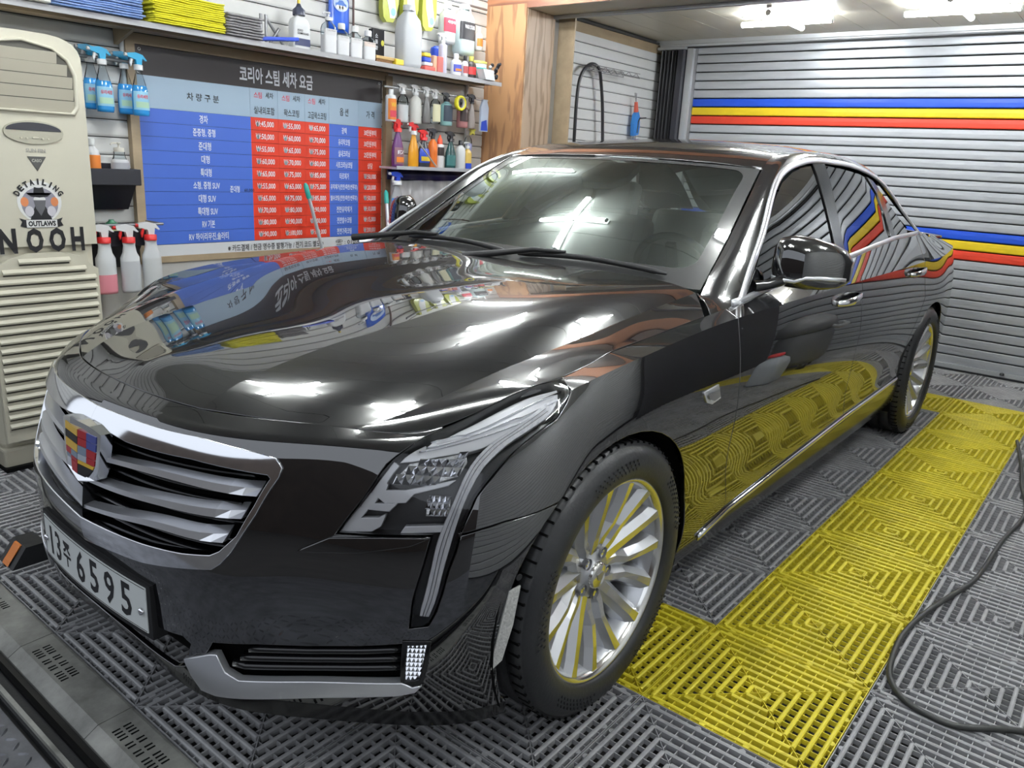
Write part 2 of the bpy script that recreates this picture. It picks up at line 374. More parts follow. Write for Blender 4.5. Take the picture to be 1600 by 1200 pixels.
b = MB(); b.box((XB+.012, 0, .022), (.035, 5.9, .04), M['alu']); b.box((XB+.02, 0, .006), (.05, 5.9, .012), M['rubber']); b.lathe([(0, .02), (.014, .015), (.016, 0)], M['rubber'], 12, (XB+.05, .14, .03)); b.build('bottom_bar', sh)
b = MB(); b.box((XB+.03, -2.615, 1.16), (.07, .055, 2.33), M['alu']); b.box((XB+.01, -2.58, 1.16), (.03, .03, 2.33), M['steel']); b.build('guide_rail', sh)
b = MB(); b.box((XB+.05, .0, 2.375), (.06, 5.9, .03), M['alu']); b.box((XB+.02, .0, 2.345), (.05, 5.9, .03), M['gap']); b.tube([(XB+.07, -2.9, 2.35), (XB+.07, 3.0, 2.35)], .014, M['alu'], 10); struct('trim_3', b)
# folded concertina screen in the corner
cs = thing('folding_screen', 'black concertina screen folded flat in the corner beside the roller shutter', 'screen', (-4.90, -2.86, 0))
for i in range(9):
    b = MB(); x0 = 0 if i % 2 else .05; x1 = .05 if i % 2 else 0; y0 = i*.0165; b.prism([(x0, y0), (x1, y0+.0165), (x1-.004, y0+.0195), (x0-.004, y0+.003)], .02, 2.31, pm('screen_fabric', (.05, .05, .055), .45)); b.build('pleat', cs)
one('end_post', cs, 'box', (.03, .185, 1.165), (.06, .05, 2.29), pm('dark_post', (.035, .035, .045), .4)); one('top_track', cs, 'box', (.02, .08, 2.325), (.05, .26, .02), M['alu'])
# ceiling lamps : two crossed LED tubes each
tl_ = thing('tube_lamp', 'single white tube lamp in front of the timber beam, mirrored in the windscreen', 'ceiling lamp', (-2.22, -2.55, 2.375)); one('tube', tl_, 'tube', [(0, -.30, 0), (0, .30, 0)], .0175, M['tube'], 12); one('lamp_base', tl_, 'box', (0, 0, .036), (.036, .62, .018), M['lampbody'])
def cross(x, y, z, L, label, grp=None):
    t = thing('cross_lamp', label, 'ceiling lamp', (x, y, z))
    for ang, dz in ((0, 0), (PI/2, -.012)):
        R = Matrix.Rotation(ang, 3, 'Z'); b = MB(); b.box((0, 0, .036), (L*1.02, .036, .018), M['lampbody'], R); b.build('lamp_base', t)
        b = MB(); b.tube([R @ Vector((-L/2, 0, dz)), R @ Vector((L/2, 0, dz))], .0175, M['tube'], 12); o = b.build('tube', t)
        for e in (-1, 1): one('end_cap', t, 'tube', [R @ Vector((e*(L/2), 0, dz)), R @ Vector((e*(L/2+.010), 0, dz))], .0185, M['lampbody'], 12)
    return t
cross(-4.05, -1.48, 2.345, .62, 'crossed white tube lamp on the beige ceiling, the one beside the beam')
cross(-4.02, -.40, 2.345, .62, 'crossed white tube lamp cut off at the top edge of the photo')
cross(-4.02, 1.0, 2.345, .62, 'crossed white tube lamp of the rear bay beyond the frame')
for x, y, s_ in ((-1.36, -1.79, 'windscreen by the wall'), (-1.36, -.38, 'middle of the car roof'), (.36, -1.80, 'bonnet by the wall'), (.36, -.50, 'bonnet on the camera side'), (-1.36, 1.0, 'empty tiles'), (.35, 1.1, 'entrance tiles')):
    cross(x, y, 2.375, .56, 'crossed white tube lamp above the '+s_)
# ================================================================= car surfaces
def nspl(t, P, q):
    """natural cubic spline; t (n), P (n,...), q (m) -> (m,...)"""
    t=np.asarray(t,float);P=np.asarray(P,float);q=np.asarray(q,float);n=len(t);h=np.diff(t)
    if n==2:
        w=((q-t[0])/h[0]).reshape((-1,)+(1,)*(P.ndim-1));return P[0]*(1-w)+P[1]*w
    A=np.eye(n);sh=P.reshape(n,-1);B=np.zeros_like(sh)
    for i in range(1,n-1):
        A[i,i-1]=h[i-1];A[i,i]=2*(h[i-1]+h[i]);A[i,i+1]=h[i]
        B[i]=6*((sh[i+1]-sh[i])/h[i]-(sh[i]-sh[i-1])/h[i-1])
    M=np.linalg.solve(A,B)
    k=np.clip(np.searchsorted(t,q)-1,0,n-2);hh=h[k][:,None]
    a=(t[k+1]-q)[:,None];b=(q-t[k])[:,None]
    r=(M[k]*a**3+M[k+1]*b**3)/(6*hh)+(sh[k]/hh-M[k]*hh/6)*a+(sh[k+1]/hh-M[k+1]*hh/6)*b
    return r.reshape((len(q),)+P.shape[1:])
class Surf:
    """tensor spline; rows may be split at crease rows / crease columns"""
    def __init__(s,us,vs,P,vcrease=(),ucrease=(),rest=None):
        s.us=np.array(us,float);s.vs=np.array(vs,float);s.P=np.array(P,float)  # P[u][v][3]
        s.vc=[0]+list(vcrease)+[len(vs)-1];s.uc=[0]+list(ucrease)+[len(us)-1]
    def ev(s,u,v):
        u=np.atleast_1d(np.asarray(u,float));v=np.atleast_1d(np.asarray(v,float))
        # interpolate columns along u for every row (piecewise over ucrease), then along v per point
        n=len(u);rows=np.zeros((n,len(s.vs),3))
        for a,b in zip(s.uc[:-1],s.uc[1:]):
            lo=-1e9 if a==0 else s.us[a];hi=1e9 if b==len(s.us)-1 else s.us[b]
            m=(u>=lo)&(u<hi)
            if m.any(): rows[m]=nspl(s.us[a:b+1],s.P[a:b+1],u[m])
        out=np.zeros((n,3))
        for a,b in zip(s.vc[:-1],s.vc[1:]):
            lo=-1e9 if a==0 else s.vs[a];hi=1e9 if b==len(s.vs)-1 else s.vs[b]
            m=(v>=lo)&(v<hi)
            if not m.any(): continue
            t=s.vs[a:b+1];k=b-a+1;h=np.diff(t)
            if k==2:
                w=((v[m]-t[0])/h[0])[:,None];out[m]=rows[m,a]*(1-w)+rows[m,b]*w;continue
            A=np.eye(k);C=np.zeros((k,k))
            for i in range(1,k-1):
                A[i,i-1]=h[i-1];A[i,i]=2*(h[i-1]+h[i]);A[i,i+1]=h[i]
                C[i,i-1]=6/h[i-1];C[i,i]=-6/h[i-1]-6/h[i];C[i,i+1]=6/h[i]
            K=np.linalg.solve(A,C)  # M = K @ P
            Pm=rows[m][:,a:b+1];M=np.einsum('ij,njk->nik',K,Pm);q=v[m]
            kk=np.clip(np.searchsorted(t,q)-1,0,k-2);hh=h[kk][:,None];ii=np.arange(len(q))
            aa=(t[kk+1]-q)[:,None];bb=(q-t[kk])[:,None]
            out[m]=(M[ii,kk]*aa**3+M[ii,kk+1]*bb**3)/(6*hh)+(Pm[ii,kk]/hh-M[ii,kk]*hh/6)*aa+(Pm[ii,kk+1]/hh-M[ii,kk+1]*hh/6)*bb
        return out
    def nrm(s,u,v,e=1e-3,flip=1):
        u=np.atleast_1d(np.asarray(u,float));v=np.atleast_1d(np.asarray(v,float))
        # one-sided at crease boundaries handled by caller offset
        du=s.ev(u+e,v)-s.ev(u-e,v);dv=s.ev(u,v+e)-s.ev(u,v-e)
        n=np.cross(du,dv)*flip;return n/np.maximum(np.linalg.norm(n,axis=1,keepdims=True),1e-12)
# band: columns front->rear; rows z-ish bottom->top (9 rows: lip,..,C shoulder,B hood gap)
def front():
    Z=[.155,.26,.36,.46,.56,.66]
    X={ # y-ish columns : per row (x,y)
     0:[(.775,0),(.808,0),(.814,0),(.832,0),(.825,0),(.808,0)],
     1:[(.777,.15),(.806,.15),(.813,.15),(.826,.15),(.819,.15),(.802,.15)],
     2:[(.776,.30),(.800,.30),(.806,.30),(.809,.30),(.799,.30),(.778,.30)],
     3:[(.748,.44),(.762,.44),(.766,.44),(.765,.44),(.750,.44),(.724,.44)],
     4:[(.650,.60),(.660,.60),(.662,.60),(.660,.60),(.644,.60),(.615,.60)],
     5:[(.550,.735),(.565,.74),(.566,.745),(.560,.745),(.540,.745),(.505,.745)],
     6:[(.457,.835),(.472,.845),(.474,.85),(.465,.853),(.442,.853),(.405,.853)],
     7:[(.360,.893),(.370,.905),(.370,.912),(.360,.917),(.337,.918),(.298,.915)],
     8:[(.20,.905),(.21,.917),(.21,.925),(.20,.932),(.18,.934),(.15,.932)],
    }
    R6={0:(.772,0,.740),1:(.766,.15,.740),2:(.745,.30,.740),3:(.688,.445,.740),4:(.580,.605,.742),5:(.458,.742,.745),6:(.345,.843,.755),7:(.232,.900,.785),8:(.10,.922,.80)}
    R7={0:(.742,0,.766),1:(.736,.149,.766),2:(.714,.295,.766),3:(.660,.438,.768),4:(.560,.595,.770),5:(.420,.73,.782),6:(.285,.825,.820),7:(.17,.878,.862),8:(.03,.898,.889)}
    R8={0:(.714,0,.782),1:(.708,.147,.782),2:(.686,.285,.783),3:(.635,.415,.785),4:(.540,.58,.785),5:(.398,.71,.786),6:(.235,.785,.850),7:(.135,.813,.866),8:(0.,.823,.888)}
    cols=[]
    for k in range(9):
        cols.append([(x,y,z) for (x,y),z in zip(X[k],Z)]+[R6[k],R7[k],R8[k]])
    return cols
def side(x, yb=1.0, zc=.937, zb=.93, yB=.83, yC=.90, s0=.20):
    # rows: sill .. shoulder
    return [(x,.880*yb,s0),(x,.905*yb,.27),(x,.914*yb,.36),(x,.912*yb,.46),(x,.925*yb,.58),(x,.935*yb,.69),(x,.930*yb,.81),(x,yC,zc),(x,yB,zb)]
cols=front()
cols+= [side(-.10,zc=.903,zb=.902,yC=.905,yB=.825),
        side(-.40,zc=.925,zb=.922,yC=.905,yB=.828),
        side(-.65,zc=.935,zb=.945,yC=.908,yB=.842),
        side(-1.2,zc=.944,zb=.993,yC=.912,yB=.843),
        side(-1.8,zc=.950,zb=1.038,yC=.912,yB=.850),
        side(-2.4,zc=.953,zb=1.080,yC=.910,yB=.840),
        side(-2.9,zc=.957,zb=1.092,yC=.905,yB=.812),
        side(-3.3,zc=.960,zb=1.070,yC=.898,yB=.780,s0=.24),
        ]
def rear(x,f,yB,zB,s0,zc=.965): # narrowing
    return [(x+.03,.87*f,s0),(x+.01,.90*f,.30),(x,.91*f,.38),(x,.915*f,.47),(x,.92*f,.58),(x,.92*f,.69),(x,.91*f,.82),(x+.02,.88*f,zc),(x+.02,yB,zB)]
cols+=[rear(-3.62,.985,.73,1.045,.26),rear(-3.92,.94,.70,1.03,.26,.97),rear(-4.16,.84,.64,1.02,.26,.975),
       rear(-4.28,.62,.50,1.02,.26,.98),rear(-4.33,.32,.28,1.02,.26,.985),rear(-4.345,0,0,1.02,.26,.985)]
P=np.array(cols)
mid=P[:,3];us=np.concatenate([[0],np.cumsum(np.linalg.norm(np.diff(mid,axis=0),axis=1))])
vs=[.16,.26,.36,.46,.56,.66,.76,.86,.94]
band=Surf(us,vs,P,vcrease=(7,))
# hood: columns along x from front seam to cowl, rows centre->B : centre, D/2, D, mid, A, B
H=[]
def hrow(ub,*p):
    b=band.ev([ub],[.9399])[0];c,d,m,a_=p
    H.append([c,((c[0]*.4+d[0]*.6),d[1]*.5,c[2]*.5+d[2]*.5+.001),d,m,a_,tuple((np.array(a_)+b)/2+np.array([0,.001,.002])),tuple(b)])
f=band.ev([0,.15,.30,.475,.66,.74,.81],[.9399]*7);H.append([tuple(q) for q in f])
U=band.us
hrow(.88,(.66,0,.820),(.62,.29,.818),(.54,.485,.815),(.44,.632,.803))
hrow(.95,(.56,0,.850),(.52,.30,.850),(.44,.50,.848),(.33,.655,.828))
hrow(1.05,(.40,0,.880),(.36,.31,.882),(.30,.52,.878),(.20,.675,.858))
hrow(1.20,(.20,0,.908),(.17,.33,.912),(.13,.54,.908),(.08,.692,.880))
hrow(1.42,(-.05,0,.945),(-.07,.36,.953),(-.10,.56,.950),(-.13,.706,.908))
hrow(1.70,(-.32,0,.972),(-.33,.39,.984),(-.35,.58,.982),(-.37,.714,.938))
hrow(1.975,(-.62,0,.995),(-.63,.42,1.004),(-.665,.60,.998),(-.722,.712,.967))
Hp=np.array(H)
hu=np.concatenate([[0],np.cumsum(np.linalg.norm(np.diff(Hp[:,2],axis=0),axis=1))])
hv=[0,.15,.30,.45,.66,.73,.80]
hood=Surf(hu,hv,Hp,vcrease=(2,4))
# windshield (columns centre->side ; rows base->top)
ws=np.array([[( -.655,0,.965),(-.91,0,1.125),(-1.16,0,1.26),(-1.41,0,1.366)],
 [(-.663,.25,.965),(-.918,.24,1.122),(-1.165,.225,1.257),(-1.412,.21,1.364)],
 [(-.69,.50,.965),(-.94,.475,1.115),(-1.175,.44,1.25),(-1.41,.41,1.359)],
 [(-.755,.715,.968),(-.985,.675,1.105),(-1.195,.635,1.235),(-1.39,.595,1.347)]])
wsurf=Surf([0,.25,.5,.74],[0,.3,.57,.84],ws)
# window frame outer curve (chrome) W and inner roof ditch R, mid bulge M
W=np.array([(-.79,.835,.995),(-1.055,.765,1.149),(-1.293,.70,1.273),(-1.389,.675,1.325),(-1.524,.65,1.363),(-1.67,.638,1.387),(-1.803,.633,1.399),(-2.024,.63,1.402),(-2.272,.63,1.393),(-2.517,.634,1.370),(-2.80,.645,1.325),(-2.91,.68,1.265),(-2.96,.73,1.193),(-2.99,.78,1.130),(-3.02,.825,1.085)])
Rr=np.array([(-.755,.715,.968),(-1.00,.672,1.115),(-1.22,.632,1.25),(-1.33,.612,1.312),(-1.44,.59,1.365),(-1.60,.57,1.405),(-1.803,.56,1.425),(-2.05,.555,1.436),(-2.30,.553,1.432),(-2.55,.553,1.415),(-2.86,.56,1.370),(-3.05,.585,1.30),(-3.20,.62,1.225),(-3.34,.655,1.15),(-3.48,.69,1.075)])
PK={
 'lamp':[(0.685,0.5911),(0.7208,0.6659),(0.7405,0.7393),(0.7614,0.7803),(0.7878,0.8456),(0.8159,0.9165),(0.8797,0.94),(0.9421,0.94),(1.0254,0.94),(1.1087,0.94),(1.0845,0.8871),(1.0776,0.8262),(1.0621,0.7942),(1.0277,0.7845),(0.9841,0.7597),(0.9624,0.7294),(0.9456,0.6987),(0.935,0.6753),(0.9318,0.6476),(0.9266,0.6017),(0.9254,0.5673),(0.9195,0.5312),(0.9163,0.4864),(0.9094,0.4454),(0.8959,0.4127),(0.8582,0.4066),(0.8591,0.4669),(0.8682,0.5416),(0.8701,0.5826),(0.8709,0.599),(0.7783,0.5935)],
 'drl':[(0.8773,0.4304),(0.8842,0.4803),(0.8868,0.5306),(0.8863,0.5832),(0.8909,0.6259),(0.8954,0.6667),(0.8999,0.7286),(0.9119,0.7686),(0.9319,0.7996),(0.9805,0.8337),(1.0165,0.8551),(1.0473,0.886),(1.051,0.8486),(1.0432,0.8183),(1.0038,0.8055),(0.9627,0.788),(0.9396,0.7596),(0.9227,0.7275),(0.9136,0.6718),(0.9117,0.619),(0.9106,0.5711),(0.9077,0.5207),(0.905,0.4687),(0.8943,0.4297)],
 'lowbeam':[(0.7634,0.6942),(0.7828,0.741),(0.8792,0.7759),(0.8903,0.7504),(0.8844,0.7194),(0.8336,0.698)],
 'reflector':[(0.841,0.6658),(0.854,0.6751),(0.8847,0.6688),(0.8934,0.6384),(0.8482,0.6353)],
 'upperbar':[(0.7633,0.7453),(0.7748,0.7731),(0.7962,0.8237),(0.8301,0.912),(0.8956,0.9296),(0.9752,0.9294),(1.0723,0.94),(1.0499,0.8838),(1.0042,0.8477),(0.947,0.8138),(0.8985,0.7861),(0.8459,0.7783),(0.7916,0.7532)],
 'fin1':[(0.6895,0.594),(0.7153,0.6427),(0.7307,0.6414),(0.7209,0.6218),(0.7578,0.6246),(0.768,0.6328),(0.7641,0.61),(0.7493,0.5988)],
 'fin2':[(0.717,0.6454),(0.7285,0.6727),(0.7443,0.6699),(0.74,0.6521),(0.7768,0.6533),(0.7875,0.6627),(0.7732,0.6406),(0.7343,0.6416)],
 'fin3':[(0.7301,0.6754),(0.7394,0.6994),(0.7542,0.6923),(0.7536,0.6794),(0.7923,0.6817),(0.8462,0.6973),(0.8819,0.7088),(0.8707,0.6983),(0.8097,0.6777),(0.7996,0.6597),(0.7611,0.656)],
 'finbezel':[(0.7341,0.6859),(0.7463,0.7238),(0.7512,0.7448),(0.7624,0.7353),(0.7559,0.7169),(0.7493,0.692),(0.7479,0.6816)],
 'mlens':[(0.8082,0.5994),(0.814,0.611),(0.8971,0.6174),(0.8879,0.6059)],
 'grille_out':[(0.11,0.7563),(0.1735,0.7621),(0.3445,0.7703),(0.4762,0.7493),(0.522,0.7386),(0.5408,0.7171),(0.5416,0.6963),(0.5173,0.6173),(0.4789,0.5363),(0.459,0.5094),(0.4415,0.4954),(0.3929,0.4868),(0.2522,0.4609),(0.1381,0.4472),(0.0261,0.4266),(0.0,0.4265)],
 'grille_in':[(0.0758,0.7163),(0.1576,0.7034),(0.3491,0.7108),(0.4925,0.7016),(0.5194,0.7001),(0.5291,0.691),(0.5136,0.6337),(0.4884,0.5693),(0.4561,0.5333),(0.4359,0.5219),(0.3699,0.5123),(0.2541,0.5018),(0.1338,0.4931),(0.0546,0.4869),(0.0347,0.4944)],
 'sintake':[(0.4345,0.3229),(0.5349,0.3354),(0.6433,0.3422),(0.7527,0.3561),(0.8497,0.3723),(0.8511,0.3498),(0.848,0.277),(0.6684,0.2562),(0.4912,0.2376),(0.4592,0.2537),(0.4427,0.2948)],
 'schrome':[(0.3564,0.2585),(0.4298,0.2916),(0.4459,0.2955),(0.461,0.2557),(0.4916,0.2409),(0.6686,0.2594),(0.8494,0.2771),(0.8727,0.2671),(0.8902,0.2728),(0.8768,0.2574),(0.8384,0.2466),(0.7386,0.2327),(0.5942,0.2132),(0.4266,0.1891),(0.387,0.1904),(0.3669,0.222)],
 'fog':[(0.8552,0.3697),(0.8979,0.3733),(0.8944,0.3289),(0.8885,0.2858),(0.8548,0.2791),(0.8539,0.3269)],
 'fogb':[(0.8468,0.3766),(0.9041,0.3793),(0.9004,0.3181),(0.8927,0.2794),(0.8794,0.2675),(0.8481,0.2721),(0.8476,0.3186)],
 'refl':[(1.0549,0.4777),(1.0772,0.4853),(1.0759,0.4),(1.0613,0.3185),(1.039,0.3),(1.0393,0.3273),(1.047,0.3921)],
 'bseam':[(0.9263,0.6029),(1.0089,0.6271),(1.1466,0.6432)],
 'rocker_t':[(1.9599,0.2978),(2.1409,0.3208),(2.6269,0.3469),(3.2867,0.3763),(4.0965,0.4109)],
 'rocker_b':[(1.9713,0.2751),(2.1526,0.2965),(2.6392,0.3219),(3.2997,0.3492),(4.1067,0.392)],
 'winglet':[(0.6163,0.5521),(0.6753,0.5827),(0.7789,0.591),(0.8645,0.595),(0.832,0.5794),(0.7349,0.5595)],
 'ffender_badge':[(1.8252,0.7181),(1.9011,0.7227),(1.9162,0.6965),(1.874,0.6912),(1.8408,0.6995)],
}
GK={
 'W_outer':[(-0.727,0.843,0.949),(-0.811,0.824,1.0),(-0.926,0.794,1.074),(-1.052,0.761,1.149),(-1.243,0.7,1.274),(-1.363,0.67,1.329),(-1.495,0.651,1.363),(-1.651,0.637,1.386),(-1.806,0.629,1.399),(-2.027,0.629,1.399),(-2.263,0.633,1.393),(-2.459,0.647,1.374),(-2.685,0.673,1.333),(-2.742,0.71,1.275),(-2.809,0.754,1.2),(-2.905,0.788,1.135),(-3.083,0.802,1.073)],
 'W_inner':[(-0.812,0.973),(-0.947,1.057),(-1.094,1.15),(-1.256,1.253),(-1.378,1.31),(-1.522,1.348),(-1.662,1.368),(-1.777,1.378)],
 'front_glass':[(-0.842,0.979),(-0.964,1.06),(-1.104,1.15),(-1.256,1.247),(-1.386,1.306),(-1.533,1.346),(-1.666,1.366),(-1.788,1.376),(-1.721,1.251),(-1.665,1.135),(-1.63,1.06),(-1.619,1.049),(-1.264,1.019),(-0.98,0.989)],
 'rear_glass':[(-1.942,1.381),(-2.181,1.372),(-2.384,1.356),(-2.462,1.338),(-2.498,1.266),(-2.465,1.183),(-2.417,1.115),(-2.395,1.078),(-1.882,1.042),(-1.694,1.032),(-1.765,1.133),(-1.846,1.247),(-1.905,1.325)],
 'quarter_glass':[(-2.512,1.325),(-2.595,1.28),(-2.664,1.208),(-2.74,1.143),(-2.79,1.1),(-2.749,1.087),(-2.443,1.076),(-2.507,1.134),(-2.546,1.218),(-2.547,1.291)],
 'bp_front':[(-1.788,1.381),(-1.774,1.335),(-1.711,1.204),(-1.659,1.094),(-1.636,1.053)],
 'bp_rear':[(-1.933,1.386),(-1.905,1.325),(-1.835,1.227),(-1.754,1.105),(-1.729,1.058)],
 'belt_top':[(-0.758,0.965),(-0.98,0.989),(-1.259,1.013),(-1.902,1.058),(-2.437,1.092),(-3.061,1.096)],
 'belt_bot':[(-0.725,0.946),(-0.966,0.969),(-1.241,0.991),(-1.87,1.033),(-2.393,1.07),(-3.083,1.073)],
 'sail':[(-0.812,0.973),(-0.92,1.04),(-0.93,1.0),(-0.959,0.987)],
}
# ================================================================= THE CAR
def sym(us, P):
    """mirror a half table so that the centre line is smooth"""
    us = np.array(us, float); P = np.array(P, float); Q = P[1:][::-1].copy(); Q[..., 1] *= -1
    return np.concatenate([-us[1:][::-1], us]), np.concatenate([Q, P])
_u, _p = sym([0, .25, .5, .74], ws); wsurf = Surf(_u, [0, .3, .57, .84], _p)
# hood mirrored in its second direction
_hp = np.concatenate([np.array(Hp)[:, 1:][:, ::-1]*np.array([1, -1, 1]), np.array(Hp)], axis=1)
_hv = np.concatenate([-np.array(hv[1:])[::-1], hv]); hood_s = Surf(hu, _hv, _hp, vcrease=(2, 4, 8, 10))
RW = np.array(GK['W_outer']); RW[12, 0] = -2.645; RW[14:, 0] -= .008
RR = np.array([(-.735,.722,.962),(-.80,.708,1.003),(-.93,.686,1.078),(-1.07,.662,1.165),(-1.24,.628,1.265),(-1.37,.600,1.338),(-1.50,.575,1.388),(-1.65,.562,1.414),(-1.806,.556,1.428),(-2.03,.553,1.436),(-2.26,.553,1.434),(-2.47,.556,1.420),(-2.72,.565,1.388),(-2.86,.58,1.352),(-3.02,.60,1.292),(-3.20,.63,1.21),(-3.46,.69,1.085)])
RW = np.vstack([[-.585, .832, .9325], RW]); RR = np.vstack([[-.728, .716, .9655], RR])
_mid = (RW+RR)/2; _mid[:, 1] += .013*np.clip((RW[:, 2]-.95)/.3, .3, 1); _mid[:, 2] += .010; _mid[1:6, 0] += .012; _mid[0] = (RW[0]+RR[0])/2+np.array([0, .004, .006])
rl = np.concatenate([[0], np.cumsum(np.linalg.norm(np.diff(RW, axis=0), axis=1))])
rail = Surf(rl, [0, .05, .10], np.stack([RW, _mid, RR], 1))
_rc = [(-1.405,0,1.372),(-1.50,0,1.405),(-1.65,0,1.437),(-1.806,0,1.456),(-2.03,0,1.469),(-2.26,0,1.469),(-2.47,0,1.459),(-2.72,0,1.432),(-2.86,0,1.408),(-2.98,0,1.385)]
_re = [(-1.385,.597,1.347)]+[tuple(RR[i+1]) for i in (6, 7, 8, 9, 10, 11, 12, 13)]+[(-2.96,.592,1.318)]
_rp = []
for c, e in zip(_rc, _re):
    c = np.array(c); e = np.array(e); row = []
    for f, k in ((0, 0), (.5, .20), (.85, .62), (1, 1)):
        q = c*(1-k)+e*k; q[1] = e[1]*f; row.append(q)
    _rp.append(row)
_rp = np.array(_rp); _rp = np.concatenate([_rp[:, 1:][:, ::-1]*np.array([1, -1, 1]), _rp], axis=1)
ru = np.concatenate([[0], np.cumsum(np.linalg.norm(np.diff(np.array(_rc), axis=0), axis=1))])
roof_s = Surf(ru, [-.6, -.51, -.3, 0, .3, .51, .6], _rp)
_bg = np.array([[(-2.985,0,1.383),(-3.2,0,1.27),(-3.42,0,1.15),(-3.6,0,1.065)],[(-2.98,.30,1.37),(-3.19,.32,1.255),(-3.40,.34,1.14),(-3.58,.36,1.060)],[(-2.97,.575,1.325),(-3.14,.605,1.235),(-3.33,.645,1.14),(-3.50,.675,1.07)]])
_u, _p = sym([0, .3, .6], _bg); rgl = Surf(_u, [0, .25, .5, .7], _p)
_bx = P[8:18, 8, 0][::-1].copy(); _by = P[8:18, 8, 1][::-1].copy(); _bz = P[8:18, 8, 2][::-1].copy()
class GS:
    """side glass surface over (x, z)"""
    vs = np.array([.9, 1.4]); vc = [0, 1]
    def ev(s, x, z):
        x = np.atleast_1d(np.asarray(x, float)); z = np.atleast_1d(np.asarray(z, float))
        yb = np.interp(x, _bx, _by); zb = np.interp(x, _bx, _bz); t = (z-zb)/(1.40-zb)
        return np.stack([x, yb-(yb-.628)*t+.02*t*(1-t), z], 1)
    def nrm(s, x, z, e=.02, flip=1):
        du = s.ev(np.asarray(x)-e, z)-s.ev(np.asarray(x)+e, z); dv = s.ev(x, np.asarray(z)+e)-s.ev(x, np.asarray(z)-e)
        n = np.cross(du, dv); return n/np.linalg.norm(n, axis=1, keepdims=True)
side_g = GS()

def inpoly(px, py, poly):
    poly = np.asarray(poly); x, y = poly[:, 0], poly[:, 1]; x2, y2 = np.roll(x, -1), np.roll(y, -1); c = np.zeros(px.shape, bool)
    for a, b, a2, b2 in zip(x, y, x2, y2):
        if b == b2: continue
        m = (b > py) != (b2 > py); c ^= m & (px < (a2-a)*(py-b)/(b2-b)+a)
    return c
def resample(poly, step, closed=True):
    out = []; n = len(poly)
    for i in range(n if closed else n-1):
        a = np.array(poly[i], float); b = np.array(poly[(i+1) % n], float); k = max(1, int(np.ceil(np.linalg.norm(b-a)/step)))
        out += [a+(b-a)*j/k for j in range(k)]
    if not closed: out.append(np.array(poly[-1], float))
    return np.array(out)
def smooth_poly(poly, it=1, keep=60):
    """corner cutting on gentle corners only"""
    p = np.array(poly, float)
    for _ in range(it):
        q = []
        n = len(p)
        for i in range(n):
            a, b, c = p[i-1], p[i], p[(i+1) % n]; d1 = b-a; d2 = c-b
            ang = abs(math.degrees(math.atan2(d1[0]*d2[1]-d1[1]*d2[0], d1 @ d2)))
            if ang > keep or ang < 4: q.append(b)
            else: q += [b-d1*.25, b+d2*.25]
        p = np.array(q)
    return p
def inset(poly, d):
    p = np.array(poly, float); n = len(p); A = 0.5*np.sum(p[:, 0]*np.roll(p[:, 1], -1)-np.roll(p[:, 0], -1)*p[:, 1]); s = 1 if A > 0 else -1
    q = []
    for i in range(n):
        a, b, c = p[i-1], p[i], p[(i+1) % n]; e1 = b-a; e2 = c-b
        n1 = np.array([-e1[1], e1[0]])/max(np.linalg.norm(e1), 1e-9)*s; n2 = np.array([-e2[1], e2[0]])/max(np.linalg.norm(e2), 1e-9)*s
        m = n1+n2; L = m @ m; q.append(b+m*d*min(2/max(L, .5), 2.5))
    return np.array(q)
